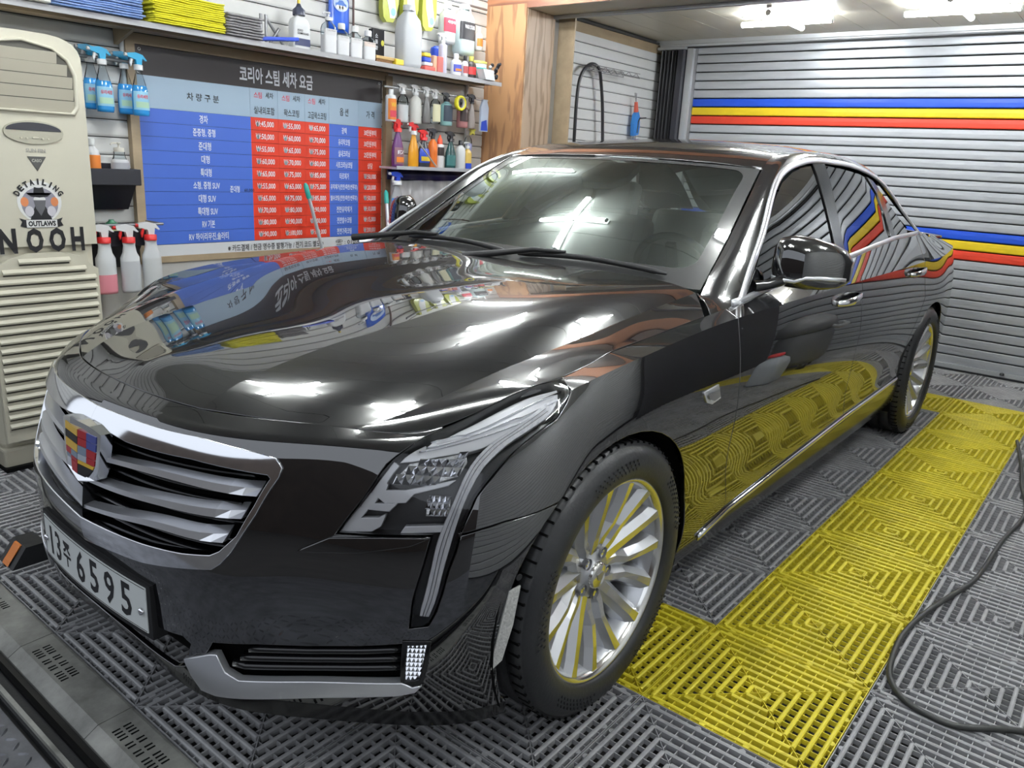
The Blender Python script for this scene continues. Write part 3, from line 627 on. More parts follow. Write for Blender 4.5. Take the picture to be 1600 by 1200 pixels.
def panel(name, S, outer, m, parent, holes=(), side=1, both=False, step=.022, bstep=.016, off=0.0, flange=.012, gap=.0, flip=1, keep0=False, roundf=True, sm=0, nudge=2e-3):
    """sheet cut out of surface S along closed (u,v) outlines, with rolled-in edges"""
    outer = np.array(outer, float)
    if sm: outer = smooth_poly(outer, sm)
    o0 = outer.copy()
    if gap: outer = inset(outer, gap)
    if keep0: outer[np.abs(o0[:, 0]) < 1e-6, 0] = 0
    loops = [resample(outer, bstep)]+[resample(smooth_poly(h, sm) if sm else h, bstep) for h in holes]
    cons = [len(l) for l in loops]; pts = [p for l in loops for p in l]; edges = []; k = 0
    for n in cons: edges += [(k+i, k+(i+1) % n) for i in range(n)]; k += n
    lo = loops[0].min(0); hi = loops[0].max(0)
    gx = np.arange(lo[0]+step/2, hi[0], step); gy = np.arange(lo[1]+step/2, hi[1], step)
    if len(gx) and len(gy):
        GX, GY = np.meshgrid(gx, gy); GX = GX.ravel()+np.tile([0], GX.size); GY = GY.ravel()
        ok = inpoly(GX, GY, loops[0])
        for l in loops[1:]: ok &= ~inpoly(GX, GY, l)
        G = np.stack([GX[ok], GY[ok]], 1); B = np.array(pts)
        if len(G):
            d = np.array([np.min((B[:, 0]-g[0])**2+(B[:, 1]-g[1])**2) for g in G]); G = G[d > (step*.45)**2]
            pts += list(G)
    cre = [S.vs[c] for c in S.vc[1:-1]]
    for cv in cre:   # crease lines become constraints
        if lo[1] < cv < hi[1]:
            xs = np.arange(lo[0]-.01, hi[0]+.01, step); k = len(pts); pts += [np.array((x, cv)) for x in xs]; edges += [(k+i, k+i+1) for i in range(len(xs)-1)]
    V, E, F = delaunay_2d_cdt([Vector(p) for p in pts], edges, [], 0, 1e-6)[:3]
    V = np.array([tuple(v) for v in V]); F = np.array([f[:3] for f in F])
    c = V[F].mean(1); ok = inpoly(c[:, 0], c[:, 1], loops[0])
    for l in loops[1:]: ok &= ~inpoly(c[:, 0], c[:, 1], l)
    F = F[ok]; c = c[ok]
    reg = np.searchsorted(np.array(cre), c[:, 1]) if cre else np.zeros(len(F), int)
    verts = []; norms = []; faces = []; vmap = {}
    bounds = [-1e9]+list(cre)+[1e9]
    keys = sorted({(int(i), int(r)) for f, r in zip(F, reg) for i in f}); vmap = {k: n for n, k in enumerate(keys)}
    uv = np.array([V[k[0]] for k in keys]); rr = np.array([k[1] for k in keys])
    lo_b = np.array([bounds[r] for r in rr])+nudge; hi_b = np.array([bounds[r+1] for r in rr])-nudge
    ve = np.clip(uv[:, 1], lo_b, hi_b) if cre else uv[:, 1]
    NN = S.nrm(uv[:, 0], ve, flip=flip); X = S.ev(uv[:, 0], uv[:, 1])+NN*off
    faces = [[vmap[(int(i), int(r))] for i in f] for f, r in zip(F, reg)]
    nv = len(X); XX = [X]; NA = [NN]
    # rolled edges
    cnt = {}
    for f in faces:
        for a, b in ((f[0], f[1]), (f[1], f[2]), (f[2], f[0])): cnt[(a, b)] = 1
    fl = []
    key2 = {}
    for i, p in enumerate(uv): key2[i] = (round(p[0], 5), round(p[1], 5))
    allpos = {(key2[a], key2[b]) for a, b in cnt}
    bd = [(a, b) for (a, b) in cnt if (key2[b], key2[a]) not in allpos and not (keep0 and abs(uv[a, 0]) < 1e-5 and abs(uv[b, 0]) < 1e-5)]
    # orientation of faces
    f0 = np.array(faces); fn = np.cross(X[f0[:, 1]]-X[f0[:, 0]], X[f0[:, 2]]-X[f0[:, 0]]); s = np.sum(fn*NN[f0[:, 0]], 1).mean()
    if flange > 0 and bd:
        outd = {}
        for a, b in bd:
            t = X[b]-X[a]; n = NN[a]; d = np.cross(t, n)*(1 if s > 0 else -1); d = d/max(np.linalg.norm(d), 1e-9)
            outd[a] = outd.get(a, 0)+d; outd[b] = outd.get(b, 0)+d
        ids = list(outd); D = np.array([outd[i]/max(np.linalg.norm(outd[i]), 1e-9) for i in ids]); Nn = NN[ids]; X0 = X[ids]; im = {k: j for j, k in enumerate(ids)}
        r1 = min(.0022, flange*.3)
        XX += [X0+D*r1*.7-Nn*r1*.4, X0+D*r1-Nn*r1*1.4, X0+D*r1-Nn*flange]; NA += [(Nn+D)/1.414, D, D]
        L = len(ids)
        for a, b in bd:
            ia, ib = im[a], im[b]; r = [nv, nv+L, nv+2*L]
            fl += [[b, a, r[0]+ia, r[0]+ib], [r[0]+ib, r[0]+ia, r[1]+ia, r[1]+ib], [r[1]+ib, r[1]+ia, r[2]+ia, r[2]+ib]]
    if s < 0: faces = [f[::-1] for f in faces]; fl = [f[::-1] for f in fl]
    XX = np.concatenate(XX); NA = np.concatenate(NA); faces = faces+fl
    if side < 0 or both:
        XM = XX*np.array([1, -1, 1]); NM = NA*np.array([1, -1, 1]); FM = [f[::-1] for f in faces]
        if both: n0 = len(XX); XX = np.concatenate([XX, XM]); NA = np.concatenate([NA, NM]); faces = faces+[[i+n0 for i in f] for f in FM]
        else: XX, NA, faces = XM, NM, FM
    me = bpy.data.meshes.new(name); me.from_pydata(XX.tolist(), [], faces); me.materials.append(m)
    me.polygons.foreach_set('use_smooth', [True]*len(faces)); me.update(); me.normals_split_custom_set_from_vertices([tuple(n) for n in NA])
    return link(name, me, parent)
def xz2uv(x, z, S=None, u=None, v=None):
    u = u if u is not None else 1.4-x*.98+.05; v = v if v is not None else z
    for _ in range(25):
        p = band.ev([u, u+1e-4, u], [v, v, v+1e-4]); r = np.array([x, z])-p[0][[0, 2]]
        J = np.array([(p[1]-p[0])[[0, 2]], (p[2]-p[0])[[0, 2]]]).T/1e-4
        d = np.linalg.solve(J, r); u += float(np.clip(d[0], -.2, .2)); v += float(np.clip(d[1], -.1, .1)); v = min(max(v, .1), .939)
        if np.abs(r).max() < 1e-5: break
    return (u, v)
def bpt(u, v, off=0.0, side=1):
    p = band.ev([u], [v])[0]+band.nrm([u], [v])[0]*off; return Vector((p[0], p[1]*side, p[2]))
def ribbon(name, pts, nrm, wdir, wid, thick, m, parent, close=False, build=True, MBo=None):
    """flat moulding following pts: section wid (along wdir) x thick (along nrm), softly crowned"""
    b = MBo or MB(); n = len(pts); V = []
    prof = [(-.5, 0), (-.5, .55), (-.28, .95), (.28, .95), (.5, .55), (.5, 0)]
    for p, a, w_ in zip(pts, nrm, wdir):
        for s_, t_ in prof: V.append(tuple(Vector(p)+Vector(w_)*s_*wid+Vector(a)*t_*thick))
    k = len(prof); F = []
    for i in range(n if close else n-1):
        j = (i+1) % n
        for q in range(k): F.append((i*k+q, i*k+(q+1) % k, j*k+(q+1) % k, j*k+q))
    if not close: F += [tuple(range(k))[::-1], tuple((n-1)*k+q for q in range(k))]
    b.add(V, F, m, True)
    if build: return b.build(name, parent)

CAR_T = (0.1020, -0.9911, 0.0); CAR_YAW = -0.0042
car = thing('car', 'glossy black four-door sedan with a chrome grille, parked on the drainage tiles', 'car', CAR_T, CAR_YAW)
# openings in side view
def arch(x0, zc=.352, rx=.402, rz=.378, zlow=.17, n=30):
    pts = []
    a0 = math.asin((zlow-zc)/rz) if zlow > zc-rz else -PI/3
    for i in range(n+1):
        a = a0+(PI-2*a0)*i/n; pts.append((x0+rx*math.cos(a), zc+rz*math.sin(a)))
    return pts   # front bottom -> over -> rear bottom
AF = [xz2uv(x, z) for x, z in arch(0)]
AR = [xz2uv(x, z) for x, z in arch(-3.109, zlow=.22)]
LP = PK['lamp']
vtop = .94
def nearest(poly, p): return min(range(len(poly)), key=lambda i: (poly[i][0]-p[0])**2+(poly[i][1]-p[1])**2)
ib = nearest(AF, PK['bseam'][-1])
seam = [PK['bseam'][0], PK['bseam'][1], AF[ib]]
lamp_low = LP[19:31]+LP[0:6]
VL = .198
bump = [(0, VL), (.15, VL), (.3, VL), (.45, VL), (.64, VL), (.82, VL), (.96, VL), (AF[0][0]-.002, VL)]+[q_ for q_ in AF[:ib+1] if q_[1] > VL+.005]+[seam[1]]+lamp_low+[(.826, vtop), (.64, vtop), (.45, vtop), (.3, vtop), (.15, vtop), (0, vtop)]
panel('front_lip', band, [(0, .16), (.15, .16), (.3, .16), (.45, .16), (.64, .16), (.82, .16), (.96, .16), (AF[0][0]-.004, .165), (AF[0][0]-.004, VL), (.96, VL), (.64, VL), (.3, VL), (0, VL)], M['gloss_black'], car, both=True, gap=.001, keep0=True, off=-.002)
go = [(0, .757)]+PK['grille_out'][1:-2]+[(0, .4265)]
gi = [(0, .713), (.08, .708)]+PK['grille_in'][1:-2]+[(.05, .487), (0, .484)]
cint = [(0, .292), (.18, .297), (.3, .305), (.355, .312), (.375, .30), (.35, .235), (.30, .213), (.15, .208), (0, .208)]
side_open = PK['sintake'][:5]+[PK['fogb'][1], PK['fogb'][2], PK['fogb'][3], PK['schrome'][8], PK['schrome'][10], PK['schrome'][12], PK['schrome'][13], PK['schrome'][14], PK['schrome'][15], PK['schrome'][0], (.39, .281), (.415, .29)]
def notch0(poly, low, high):
    """merge an opening that touches the centre line into the outer outline"""
    return poly
# bumper outline with the centre openings cut in along u = 0
bump_full = bump+[(0, .757)]+PK['grille_out'][1:-2]+[(0, .4265)]+cint[:1]+cint[1:]
bumper = panel('front_bumper', band, bump_full, M['paint'], car, holes=[side_open], both=True, gap=.0030, keep0=True)
for sd in (1, -1):
    # fender
    dF = [(-.60, .94), (-.605, .84), (-.61, .742), (-.634, .54), (-.668, .40), (-.69, .315)]
    dFu = [xz2uv(x, z) for x, z in dF]; dFu[0] = (2.045, .86)
    fend = [seam[0], seam[1], AF[ib]]+AF[ib+1:-2]+[(AF[-3][0], .262), (dFu[-1][0]-.0, .282)]+dFu[::-1]+[(2.10, vtop), (1.978, vtop), (1.5, vtop), (1.13, vtop), (1.10, vtop)]+LP[10:20]
    panel('front_fender', band, fend, M['paint'], car, side=sd, gap=.0030)
    # doors
    dB = [(-1.768, .955), (-1.772, .85), (-1.775, .75), (-1.765, .64), (-1.80, .50), (-1.835, .365)]
    dBu = [xz2uv(x, z) for x, z in dB]
    dR = [(-2.835, .96), (-2.835, .88), (-2.862, .78), (-2.80, .705), (-2.72, .60), (-2.68, .47), (-2.66, .395)]
    dRu = [xz2uv(x, z) for x, z in dR]
    bt = [(3.235, .92), (3.228, vtop)]
    d1 = panel('door', band, dFu+[(dFu[-1][0]+.01, .285), (2.64, .318), (dBu[-1][0], .345)]+dBu[::-1]+bt+[(2.7, vtop), (2.16, vtop), (2.10, vtop)], M['paint'], car, side=sd, gap=.0030)
    d2 = panel('door', band, dBu+[(dBu[-1][0]+.004, .345), (3.7, .368), dRu[-1]]+dRu[::-1]+[(4.37, .93), (4.38, vtop), (3.7, vtop), (3.228, vtop)], M['paint'], car, side=sd, gap=.0030)
    quarter = dRu+AR[::-1][3:0:-1]*0
    i0 = nearest(AR, dRu[-1])
    # front edge of the rear arch is the first point of AR (greater x)
    q = dRu[:-1]+[dRu[-1]]+[AR[0]]+AR[1:]+[(5.06, .17), (5.4, .16), (5.9, .16), (6.42, .16), (6.42, vtop), (5.8, vtop), (5.06, vtop), (4.75, vtop), (4.38, vtop), (4.37, .93)]
    AFr = [p for p in AR]
    panel('quarter_panel', band, q, M['paint'], car, side=sd, gap=.0030, step=.035)
    # rocker
    a_rear = AF[-2]; rk = [(a_rear[0]+.004, .262), (2.14, .292), (2.64, .316), (3.28, .343), (3.8, .366), (AR[0][0]-.004, .385), (AR[0][0]-.01, .30), (AR[0][0]-.04, .22), (3.6, .165), (2.6, .165), (a_rear[0]+.02, .18)]
    panel('rocker_panel', band, rk, M['gloss_black'], car, side=sd, gap=.001)
    rt = resample([(1.955, .286)]+PK['rocker_t'][1:4]+[(AR[0][0]-.03, .398)], .06, False)
    pts = [bpt(a, b-.010, .001, sd) for a, b in rt]; nn = [band.nrm([a], [b])[0]*np.array([1, sd, 1]) for a, b in rt]
    ribbon('rocker_moulding', pts, nn, [(0, 0, 1)]*len(pts), .020, .009, M['chrome'], car)
    # handles
    for dd, (x0, x1, z0, z1) in ((d1, (-1.46, -1.70, .888, .902)), (d2, (-2.53, -2.76, .915, .925))):
        L = [xz2uv(x0+(x1-x0)*t, z0+(z1-z0)*t) for t in np.linspace(0, 1, 9)]
        b = MB(); offs = [.006, .028, .036, .040, .041, .040, .036, .030, .008]; hh = [.010, .012, .0135, .0145, .015, .0145, .014, .013, .010]
        V = []
        for (a, c), o_, h in zip(L, offs, hh):
            p = bpt(a, c, o_, sd); q_ = bpt(a, c, o_-.012, sd)
            V += [p+Vector((0, 0, h)), p+Vector((0, .003*sd, 0)), p-Vector((0, 0, h)), q_-Vector((0, 0, h*.8)), q_+Vector((0, 0, h*.8))]
        F = [(i*5+k, i*5+(k+1) % 5, i*5+5+(k+1) % 5, i*5+5+k) for i in range(8) for k in range(5)]+[(4, 3, 2, 1, 0), tuple(40+k for k in range(5))]
        b.add(V, F, M['chrome'], True); b.build('door_handle', dd)
        cu = [xz2uv(x0-.03*0+(x1-x0)*.5+.075*math.cos(t), z0+.0+.5*(z1-z0)+.03*math.sin(t)) for t in np.linspace(0, 2*PI, 20, endpoint=False)]
        panel('handle_recess', band, cu, M['gloss_black'], dd, side=sd, off=.0012, flange=0, step=.03)
    # windows
    def gp(*k): return [q for kk in k for q in kk]
    panel('side_window', side_g, GK['front_glass'], M['tint'], car, side=sd, off=-.004, flange=0, step=.06)
    panel('side_window', side_g, GK['rear_glass'], M['tint'], car, side=sd, off=-.004, flange=0, step=.06)
    panel('quarter_window', side_g, GK['quarter_glass'], M['tint'], car, side=sd, off=-.004, flange=0, step=.05)
    panel('pillar_trim', side_g, [(x_, z_+(.004 if i_ == 0 else -.012 if i_ == 4 else 0)) for i_, (x_, z_) in enumerate(GK['bp_front'])]+[(x_, z_-(.012 if i_ == 0 else 0)) for i_, (x_, z_) in enumerate(GK['bp_rear'][::-1])], M['gloss_black'], car, side=sd, off=.002, step=.05)
    _a = GK['rear_glass'][3:8]; _b = GK['quarter_glass']; _c = [_b[0], _b[9], _b[8], _b[7], _b[6]]
    panel('pillar_trim', side_g, [(x_+.008, z_+.006) for x_, z_ in _a]+[(x_-.008, z_+.004) for x_, z_ in _c[::-1]], M['gloss_black'], car, side=sd, off=.002, step=.05)
    _s = GK['sail']; panel('sail_panel', side_g, [(_s[0][0]+.03, _s[0][1]-.02), _s[0], _s[1], _s[2], _s[3], (_s[3][0], _s[3][1]-.008)], M['gloss_black'], car, side=sd, off=.004, step=.04)
    # bright window surround: upper arc and belt line
    k = np.linspace(rl[1]+.0, rl[-1], 60); W_ = rail.ev(k, np.full(60, -.0))*np.array([1, sd, 1])
    gn = side_g.nrm(W_[:, 0], W_[:, 2])*np.array([1, sd, 1]); tg = np.gradient(W_, axis=0); wd = np.cross(gn, tg); wd /= np.linalg.norm(wd, axis=1, keepdims=True)
    wd *= np.sign((wd*np.array([0, -sd*.6, .8])).sum(1))[:, None]; c_ = W_-wd*.006
    ribbon('window_surround', c_, gn, wd, .025, .010, M['satin'], car)
    bl = np.array([((a_[0]+b_[0])/2, (a_[1]+b_[1])/2) for a_, b_ in zip(GK['belt_top'], GK['belt_bot'])])
    xs = np.linspace(-.70, -2.995, 40); zs = np.interp(-xs, -bl[:, 0], bl[:, 1]); Q = side_g.ev(xs, zs)*np.array([1, sd, 1]); gn = side_g.nrm(xs, zs)*np.array([1, sd, 1]); gn = gn*.7+np.array([0, sd*.7, 0])
    ribbon('belt_moulding', Q, gn, [(0, -.15*sd, .98)]*40, .022, .008, M['satin'], car)
    # pillar / roof rail
    panel('roof_rail', rail, [(a, 0.0) for a in np.linspace(0, rl[-1], 50)]+[(a, .0985) for a in np.linspace(rl[-1], 0, 50)], M['paint'], car, side=sd, step=.03, flange=.006)
    panel('door_badge', band, inset(PK['ffender_badge'], -.004), M['satin'], car, side=sd, off=.004, flange=.004, step=.02, sm=0)
    ws_ = MB(); pb = [bpt(a, b, .009, sd) for a, b in inset(PK['ffender_badge'], .004)]
    ws_.add(pb, [tuple(range(5)) if sd > 0 else tuple(range(5))[::-1]], M['steel']); ws_.build('badge_face', car)
    # wheel well
    for x0, r_ in ((0, .415), (-3.109, .415)):
        b = MB(); n = 26; V = []
        for i in range(n+1):
            a = -.42+(PI+.84)*i/n
            V += [(x0+r_*math.cos(a), sd*.90, .352+(r_-.02)*math.sin(a)), (x0+r_*math.cos(a), sd*.55, .352+(r_-.02)*math.sin(a))]
        b.add(V, [(2*i, 2*i+1, 2*i+3, 2*i+2) for i in range(n)]+[tuple(2*i+1 for i in range(n+1))], M['void'], True); b.build('wheel_arch_liner', car)
# roof, hood, glass
HU = hu[-1]
A_e = .8
hood = panel('hood', hood_s, [(0.0, 0), (0, .15), (0, .30), (0, .45), (0, .66), (0, .70), (0, .73), (0, .765), (0, A_e)]+[(t, A_e) for t in np.linspace(0, HU, 30)[1:]]+[(HU, .66), (HU, .45), (HU, .3), (HU, .15), (HU, 0), (HU, -.15), (HU, -.3), (HU, -.45), (HU, -.66), (HU, -A_e)]+[(t, -A_e) for t in np.linspace(HU, 0, 30)[1:]]+[(0, -.765), (0, -.73), (0, -.70), (0, -.66), (0, -.45), (0, -.3), (0, -.15)], M['paint'], car, flip=-1, gap=.0035, step=.024, flange=.02)
panel('windshield', wsurf, [(u, 0.0) for u in np.linspace(-.74, .74, 30)]+[(.74, t) for t in np.linspace(0, .84, 14)[1:]]+[(u, .84) for u in np.linspace(.74, -.74, 30)[1:]]+[(-.74, t) for t in np.linspace(.84, 0, 14)[1:-1]], M['ws'], car, flange=0, gap=.006, step=.04)
def rrect(u0, u1, v0, v1, r, n=6):
    P_ = []
    for cx, cy, a0 in ((u1-r, v0+r, -PI/2), (u1-r, v1-r, 0), (u0+r, v1-r, PI/2), (u0+r, v0+r, PI)):
        P_ += [(cx+r*math.cos(a0+PI/2*i/n), cy+r*math.sin(a0+PI/2*i/n)) for i in range(n+1)]
    return P_
panel('windshield_border', wsurf, [(u, 0.0) for u in np.linspace(-.74, .74, 30)]+[(.74, t) for t in np.linspace(0, .84, 14)[1:]]+[(u, .84) for u in np.linspace(.74, -.74, 30)[1:]]+[(-.74, t) for t in np.linspace(.84, 0, 14)[1:-1]], M['frit'], car, holes=[rrect(-.672, .672, .115, .80, .07)], off=.0012, flange=0, gap=.007, step=.04)
panel('windshield_moulding', wsurf, [(u, .836) for u in np.linspace(.735, -.735, 30)]+[(u, .85) for u in np.linspace(-.735, .735, 30)], M['satin'], car, off=.003, flange=.004, step=.05)
panel('sensor_cover', wsurf, [(-.10, .80), (-.12, .66), (-.07, .60), (.07, .60), (.12, .66), (.10, .80)], M['black'], car, off=-.008, flange=.03, step=.04)
panel('roof_panel', roof_s, [(t, .6) for t in np.linspace(0, ru[-1], 24)]+[(ru[-1], t) for t in np.linspace(.5, -.5, 9)]+[(t, -.6) for t in np.linspace(ru[-1], 0, 24)]+[(0, t) for t in np.linspace(-.5, .5, 9)], M['paint'], car, flip=-1, step=.05, gap=.002)
panel('sunroof', roof_s, rrect(.14, .78, -.46, .46, .05), M['paint'], car, flip=-1, step=.06, off=.0006, flange=.0006)
panel('rear_window', rgl, rrect(-.58, .58, .01, .69, .04), M['tint'], car, flip=1, step=.05, flange=0)
tr = []
for x, h in ((-3.50, 1.078), (-3.75, 1.052), (-4.0, 1.04), (-4.25, 1.03), (-4.33, 1.01)):
    e = {-3.50: .76, -3.75: .72, -4.0: .69, -4.25: .56, -4.33: .30}[x]; tr.append([(x, -e, h-.02), (x-.01, -e*.6, h), (x-.02, 0, h+.004), (x-.01, e*.6, h), (x, e, h-.02)])
tr_s = Surf([0, .25, .5, .75, .83], [-.7, -.4, 0, .4, .7], tr)
panel('trunk_lid', tr_s, rrect(.0, .83, -.7, .7, .03), M['paint'], car, flip=-1, step=.06)
# dark core so that gaps and grilles read dark
b = MB(); b.box((-1.55, 0, .42), (3.9, 1.30, .30), M['void']); b.box((-1.55, 0, .235), (2.2, 1.66, .07), M['void']); b.box((.10, 0, .52), (1.0, 1.02, .40), M['void']); b.box((.28, 0, .30), (.60, 1.0, .20), M['void']); b.box((-3.7, 0, .60), (.9, 1.4, .55), M['void']); b.build('underbody', car)
inner = [(1.2, .72), (1.6, .74), (1.9, .62), (2.02, .40), (2.02, .27), (4.03, .30), (4.03, .42), (4.15, .62), (4.35, .75), (4.6, .78), (4.6, .93), (1.2, .93)]
for sd in (1, -1): panel('inner_shell', band, inner, M['void'], car, side=sd, off=-.035, flange=0, step=.08)

# ---- lamps
def facets(poly, du, off, sd, parent):
    """pyramid pillows of a lamp optic, cut to the outline"""
    p = np.array(poly); lo, hi = p.min(0), p.max(0); b = MB(); dv = du*1.25
    for u_ in np.arange(lo[0], hi[0], du):
        for v_ in np.arange(lo[1], hi[1], dv):
            c_ = [(u_, v_), (u_+du, v_), (u_+du, v_+dv), (u_, v_+dv)]
            if not inpoly(np.array([u_+du/2]), np.array([v_+dv/2]), p)[0]: continue
            V = [bpt(a, c, off, sd) for a, c in c_]+[bpt(u_+du*.5, v_+dv*.35, off+.0045, sd)]
            b.add(V, [(0, 1, 4), (1, 2, 4), (2, 3, 4), (3, 0, 4)], M['chrome'])
    o = b.build('optic_facets', parent); o['kind'] = 'stuff'; return o
for sd in (1, -1):
    lens = panel('headlamp', band, LP, M['lens'], car, side=sd, gap=.003, flange=.004, off=.001, sm=1)
    lens['label'] = 'tall wrap-around headlamp'
    panel('lamp_housing', band, inset(LP, -.002), M['lamp_dark'], lens, side=sd, off=-.050, flange=0, step=.03)
    # rim of the lamp pocket
    ring = resample(smooth_poly(inset(LP, .003), 1), .02); b = MB(); V = []
    for a, c in ring:
        for o_ in (0, -.052): V.append(bpt(a, min(c, .9398), o_-.001, sd))
    n = len(ring); b.add(V, [(2*i, 2*i+1, (2*i+3) % (2*n), (2*i+2) % (2*n)) for i in range(n)], M['lamp_dark'], True); b.build('lamp_bezel', lens)
    panel('light_guide', band, PK['drl'], M['drl'], lens, side=sd, off=-.010, flange=.018, step=.02, sm=1)
    panel('upper_reflector', band, [(u_, min(v_, .925)) for u_, v_ in PK['upperbar']], M['lamp_silver'], lens, side=sd, off=-.020, flange=.02, step=.02, sm=1)
    L_ = PK['drl']; nL = 12
    for f_ in (.30, .62):
        rb = [(L_[i][0]*(1-f_)+L_[23-i][0]*f_, L_[i][1]*(1-f_)+L_[23-i][1]*f_) for i in range(11)]; rb = nspl(np.arange(11), np.array(rb), np.linspace(0, 10, 40))
        ribbon('guide_rib', [bpt(a, c, -.0095, sd) for a, c in rb], [band.nrm([a], [c])[0]*np.array([1, sd, 1]) for a, c in rb], [(0, sd*.9, .2)]*40, .0022, .0015, M['steel'], lens)
    for (a0, c0_), (a1, c1_) in (((.80, .842), (1.075, .905)), ((.80, .805), (1.04, .872)), ((.79, .785), (.99, .836))):
        rb = [(a0+(a1-a0)*t, c0_+(c1_-c0_)*t+.012*math.sin(PI*t)) for t in np.linspace(0, 1, 24)]
        ribbon('reflector_rib', [bpt(a, c, -.0185, sd) for a, c in rb], [band.nrm([a], [c])[0]*np.array([1, sd, 1]) for a, c in rb], [(0, 0, 1)]*24, .0035, .003, M['chrome'], lens)
    panel('low_beam_lens', band, PK['lowbeam'], M['facet'], lens, side=sd, off=-.018, flange=.025, step=.02)
    panel('corner_reflector', band, PK['reflector'], M['facet'], lens, side=sd, off=-.020, flange=.02, step=.02)
    for poly_, du_ in ((PK['lowbeam'], .0175), (PK['reflector'], .011)):
        facets(poly_, du_, -.0165, sd, lens)
    for nm in ('fin1', 'fin2', 'fin3', 'finbezel', 'mlens'): panel('bezel_fin', band, PK[nm], M['lamp_silver'], lens, side=sd, off=-.014, flange=.022, step=.02)
    fg = panel('fog_lamp', band, PK['fog'], M['facet'], car, side=sd, off=-.006, flange=.01, step=.015)
    facets(PK['fog'], .009, -.0045, sd, fg)
    panel('fog_bezel', band, PK['fogb'], M['gloss_black'], fg, holes=[PK['fog']], side=sd, off=.004, flange=.03, step=.02)
    panel('side_reflector', band, PK['refl'], M['white_refl'] if sd > 0 else M['amber'], car, side=sd, off=.004, flange=.005, step=.02)
    panel('bumper_fin', band, PK['winglet'], M['paint'], car, side=sd, off=.010, flange=.012, step=.02)
    sr = [(1.0712+.006*math.cos(t), .5041+.006*math.sin(t)) for t in np.linspace(0, 2*PI, 12, endpoint=False)]
    panel('parking_sensor', band, sr, M['black'], car, side=sd, off=.002, flange=.003, step=.02)
    # lower air inlet
    inl = panel('lower_grille', band, side_open, M['void'], car, side=sd, off=-.055, flange=0, step=.03)
    b = MB(); ring = resample(side_open, .03); V = []
    for a, c in ring:
        for o_ in (0, -.056): V.append(bpt(a, c, o_-.001, sd))
    n = len(ring); b.add(V, [(2*i, 2*i+1, (2*i+3) % (2*n), (2*i+2) % (2*n)) for i in range(n)], M['gloss_black'], True); b.build('inlet_frame', inl)
    for f_, t0 in ((.22, .06), (.45, .04), (.68, .02)):
        us_ = np.linspace(.455+t0, .843, 14); lo_ = np.interp(us_, [.459, .491, .668, .848], [.2537, .2376, .2562, .277]); hi_ = np.interp(us_, [.4345, .5349, .6433, .7527, .8497], [.3229, .3354, .3422, .3561, .3723]); vv = hi_*(1-f_)+lo_*f_
        pts = [bpt(a, c, -.026, sd) for a, c in zip(us_, vv)]; nn = [band.nrm([a], [c])[0]*np.array([1, sd, 1]) for a, c in zip(us_, vv)]
        ribbon('grille_slat', pts, nn, [(0, 0, 1)]*14, .014, .022, M['gloss_black'], inl)
    panel('chrome_blade', band, PK['schrome'], M['satin'], car, side=sd, off=.007, flange=.02, step=.015, sm=0)
# ---- main grille
gr = thing('grille', 'grille', 'x'); del gr['label']; del gr['category']; gr.parent = car
panel('grille_frame', band, go+gi[::-1], M['chrome'], gr, both=True, off=.006, flange=.03, step=.018, keep0=True)
panel('grille_back', band, go, M['void'], gr, both=True, off=-.07, flange=0, step=.05, keep0=True)
b = MB(); V = []; ring = [p for p in resample(gi, .03)]; 
for sd in (1, -1):
    V = []
    for a, c in ring:
        for o_ in (0, -.07): V.append(bpt(a, c, o_, sd))
    n = len(ring); b.add(V, [(2*i, 2*i+1, 2*i+3, 2*i+2) for i in range(n-1)], M['gloss_black'], True)
b.build('grille_pocket', gr)
def vspl(kp, u): return nspl([k[0] for k in kp], np.array([[k[1]] for k in kp]), u)[:, 0]
bars = [([(0, .634), (.11, .6514), (.3388, .669), (.505, .6685), (.53, .6705)], .508), ([(0, .5795), (.15, .594), (.293, .6088), (.4494, .6173), (.50, .6225)], .487), ([(0, .513), (.14, .536), (.30, .5600), (.4156, .5640), (.4687, .570)], .455)]
for kp, ue in bars:
    b = MB(); uu = np.linspace(0, ue, 18); vt = vspl(kp, uu)
    for sd in (1, -1):
        V = []
        for i, (a, c) in enumerate(zip(uu, vt)):
            t = i/17; hgt = .008+.010*t; p = bpt(a, c, -.004, sd); q = bpt(a, c-hgt, -.004, sd)
            if i >= 16: p = bpt(a, c-.002*(i-15), -.012*(i-15), sd)
            n_ = Vector(band.nrm([a], [c])[0]*np.array([1, sd, 1])); V += [q, p, p-n_*.024+Vector((0, 0, .006+.008*t)), q-n_*.024]
        F = [(4*i+k, 4*i+(k+1) % 4, 4*i+4+(k+1) % 4, 4*i+4+k) for i in range(17) for k in range(4)]+[(68, 69, 70, 71)]
        b.add(V, F, M['satin'], False)
    b.build('chrome_bar', gr)
for vv in (.69, .648, .628, .606, .59, .552, .535, .515):
    b = MB(); ue = float(np.interp(vv, [.50, .52, .57, .633, .69], [.40, .44, .485, .512, .52])); uu = np.linspace(0, ue, 14)
    for sd in (1, -1):
        dz = -.03*(1-uu/.5)**1.5
        ribbon('x', [bpt(a, vv+d*.5, -.045, sd) for a, d in zip(uu, dz)], [band.nrm([a], [vv])[0]*np.array([1, sd, 1]) for a in uu], [(0, 0, 1)]*14, .007, .02, M['gloss_black'], None, build=False, MBo=b)
    b.build('grille_slat', gr)
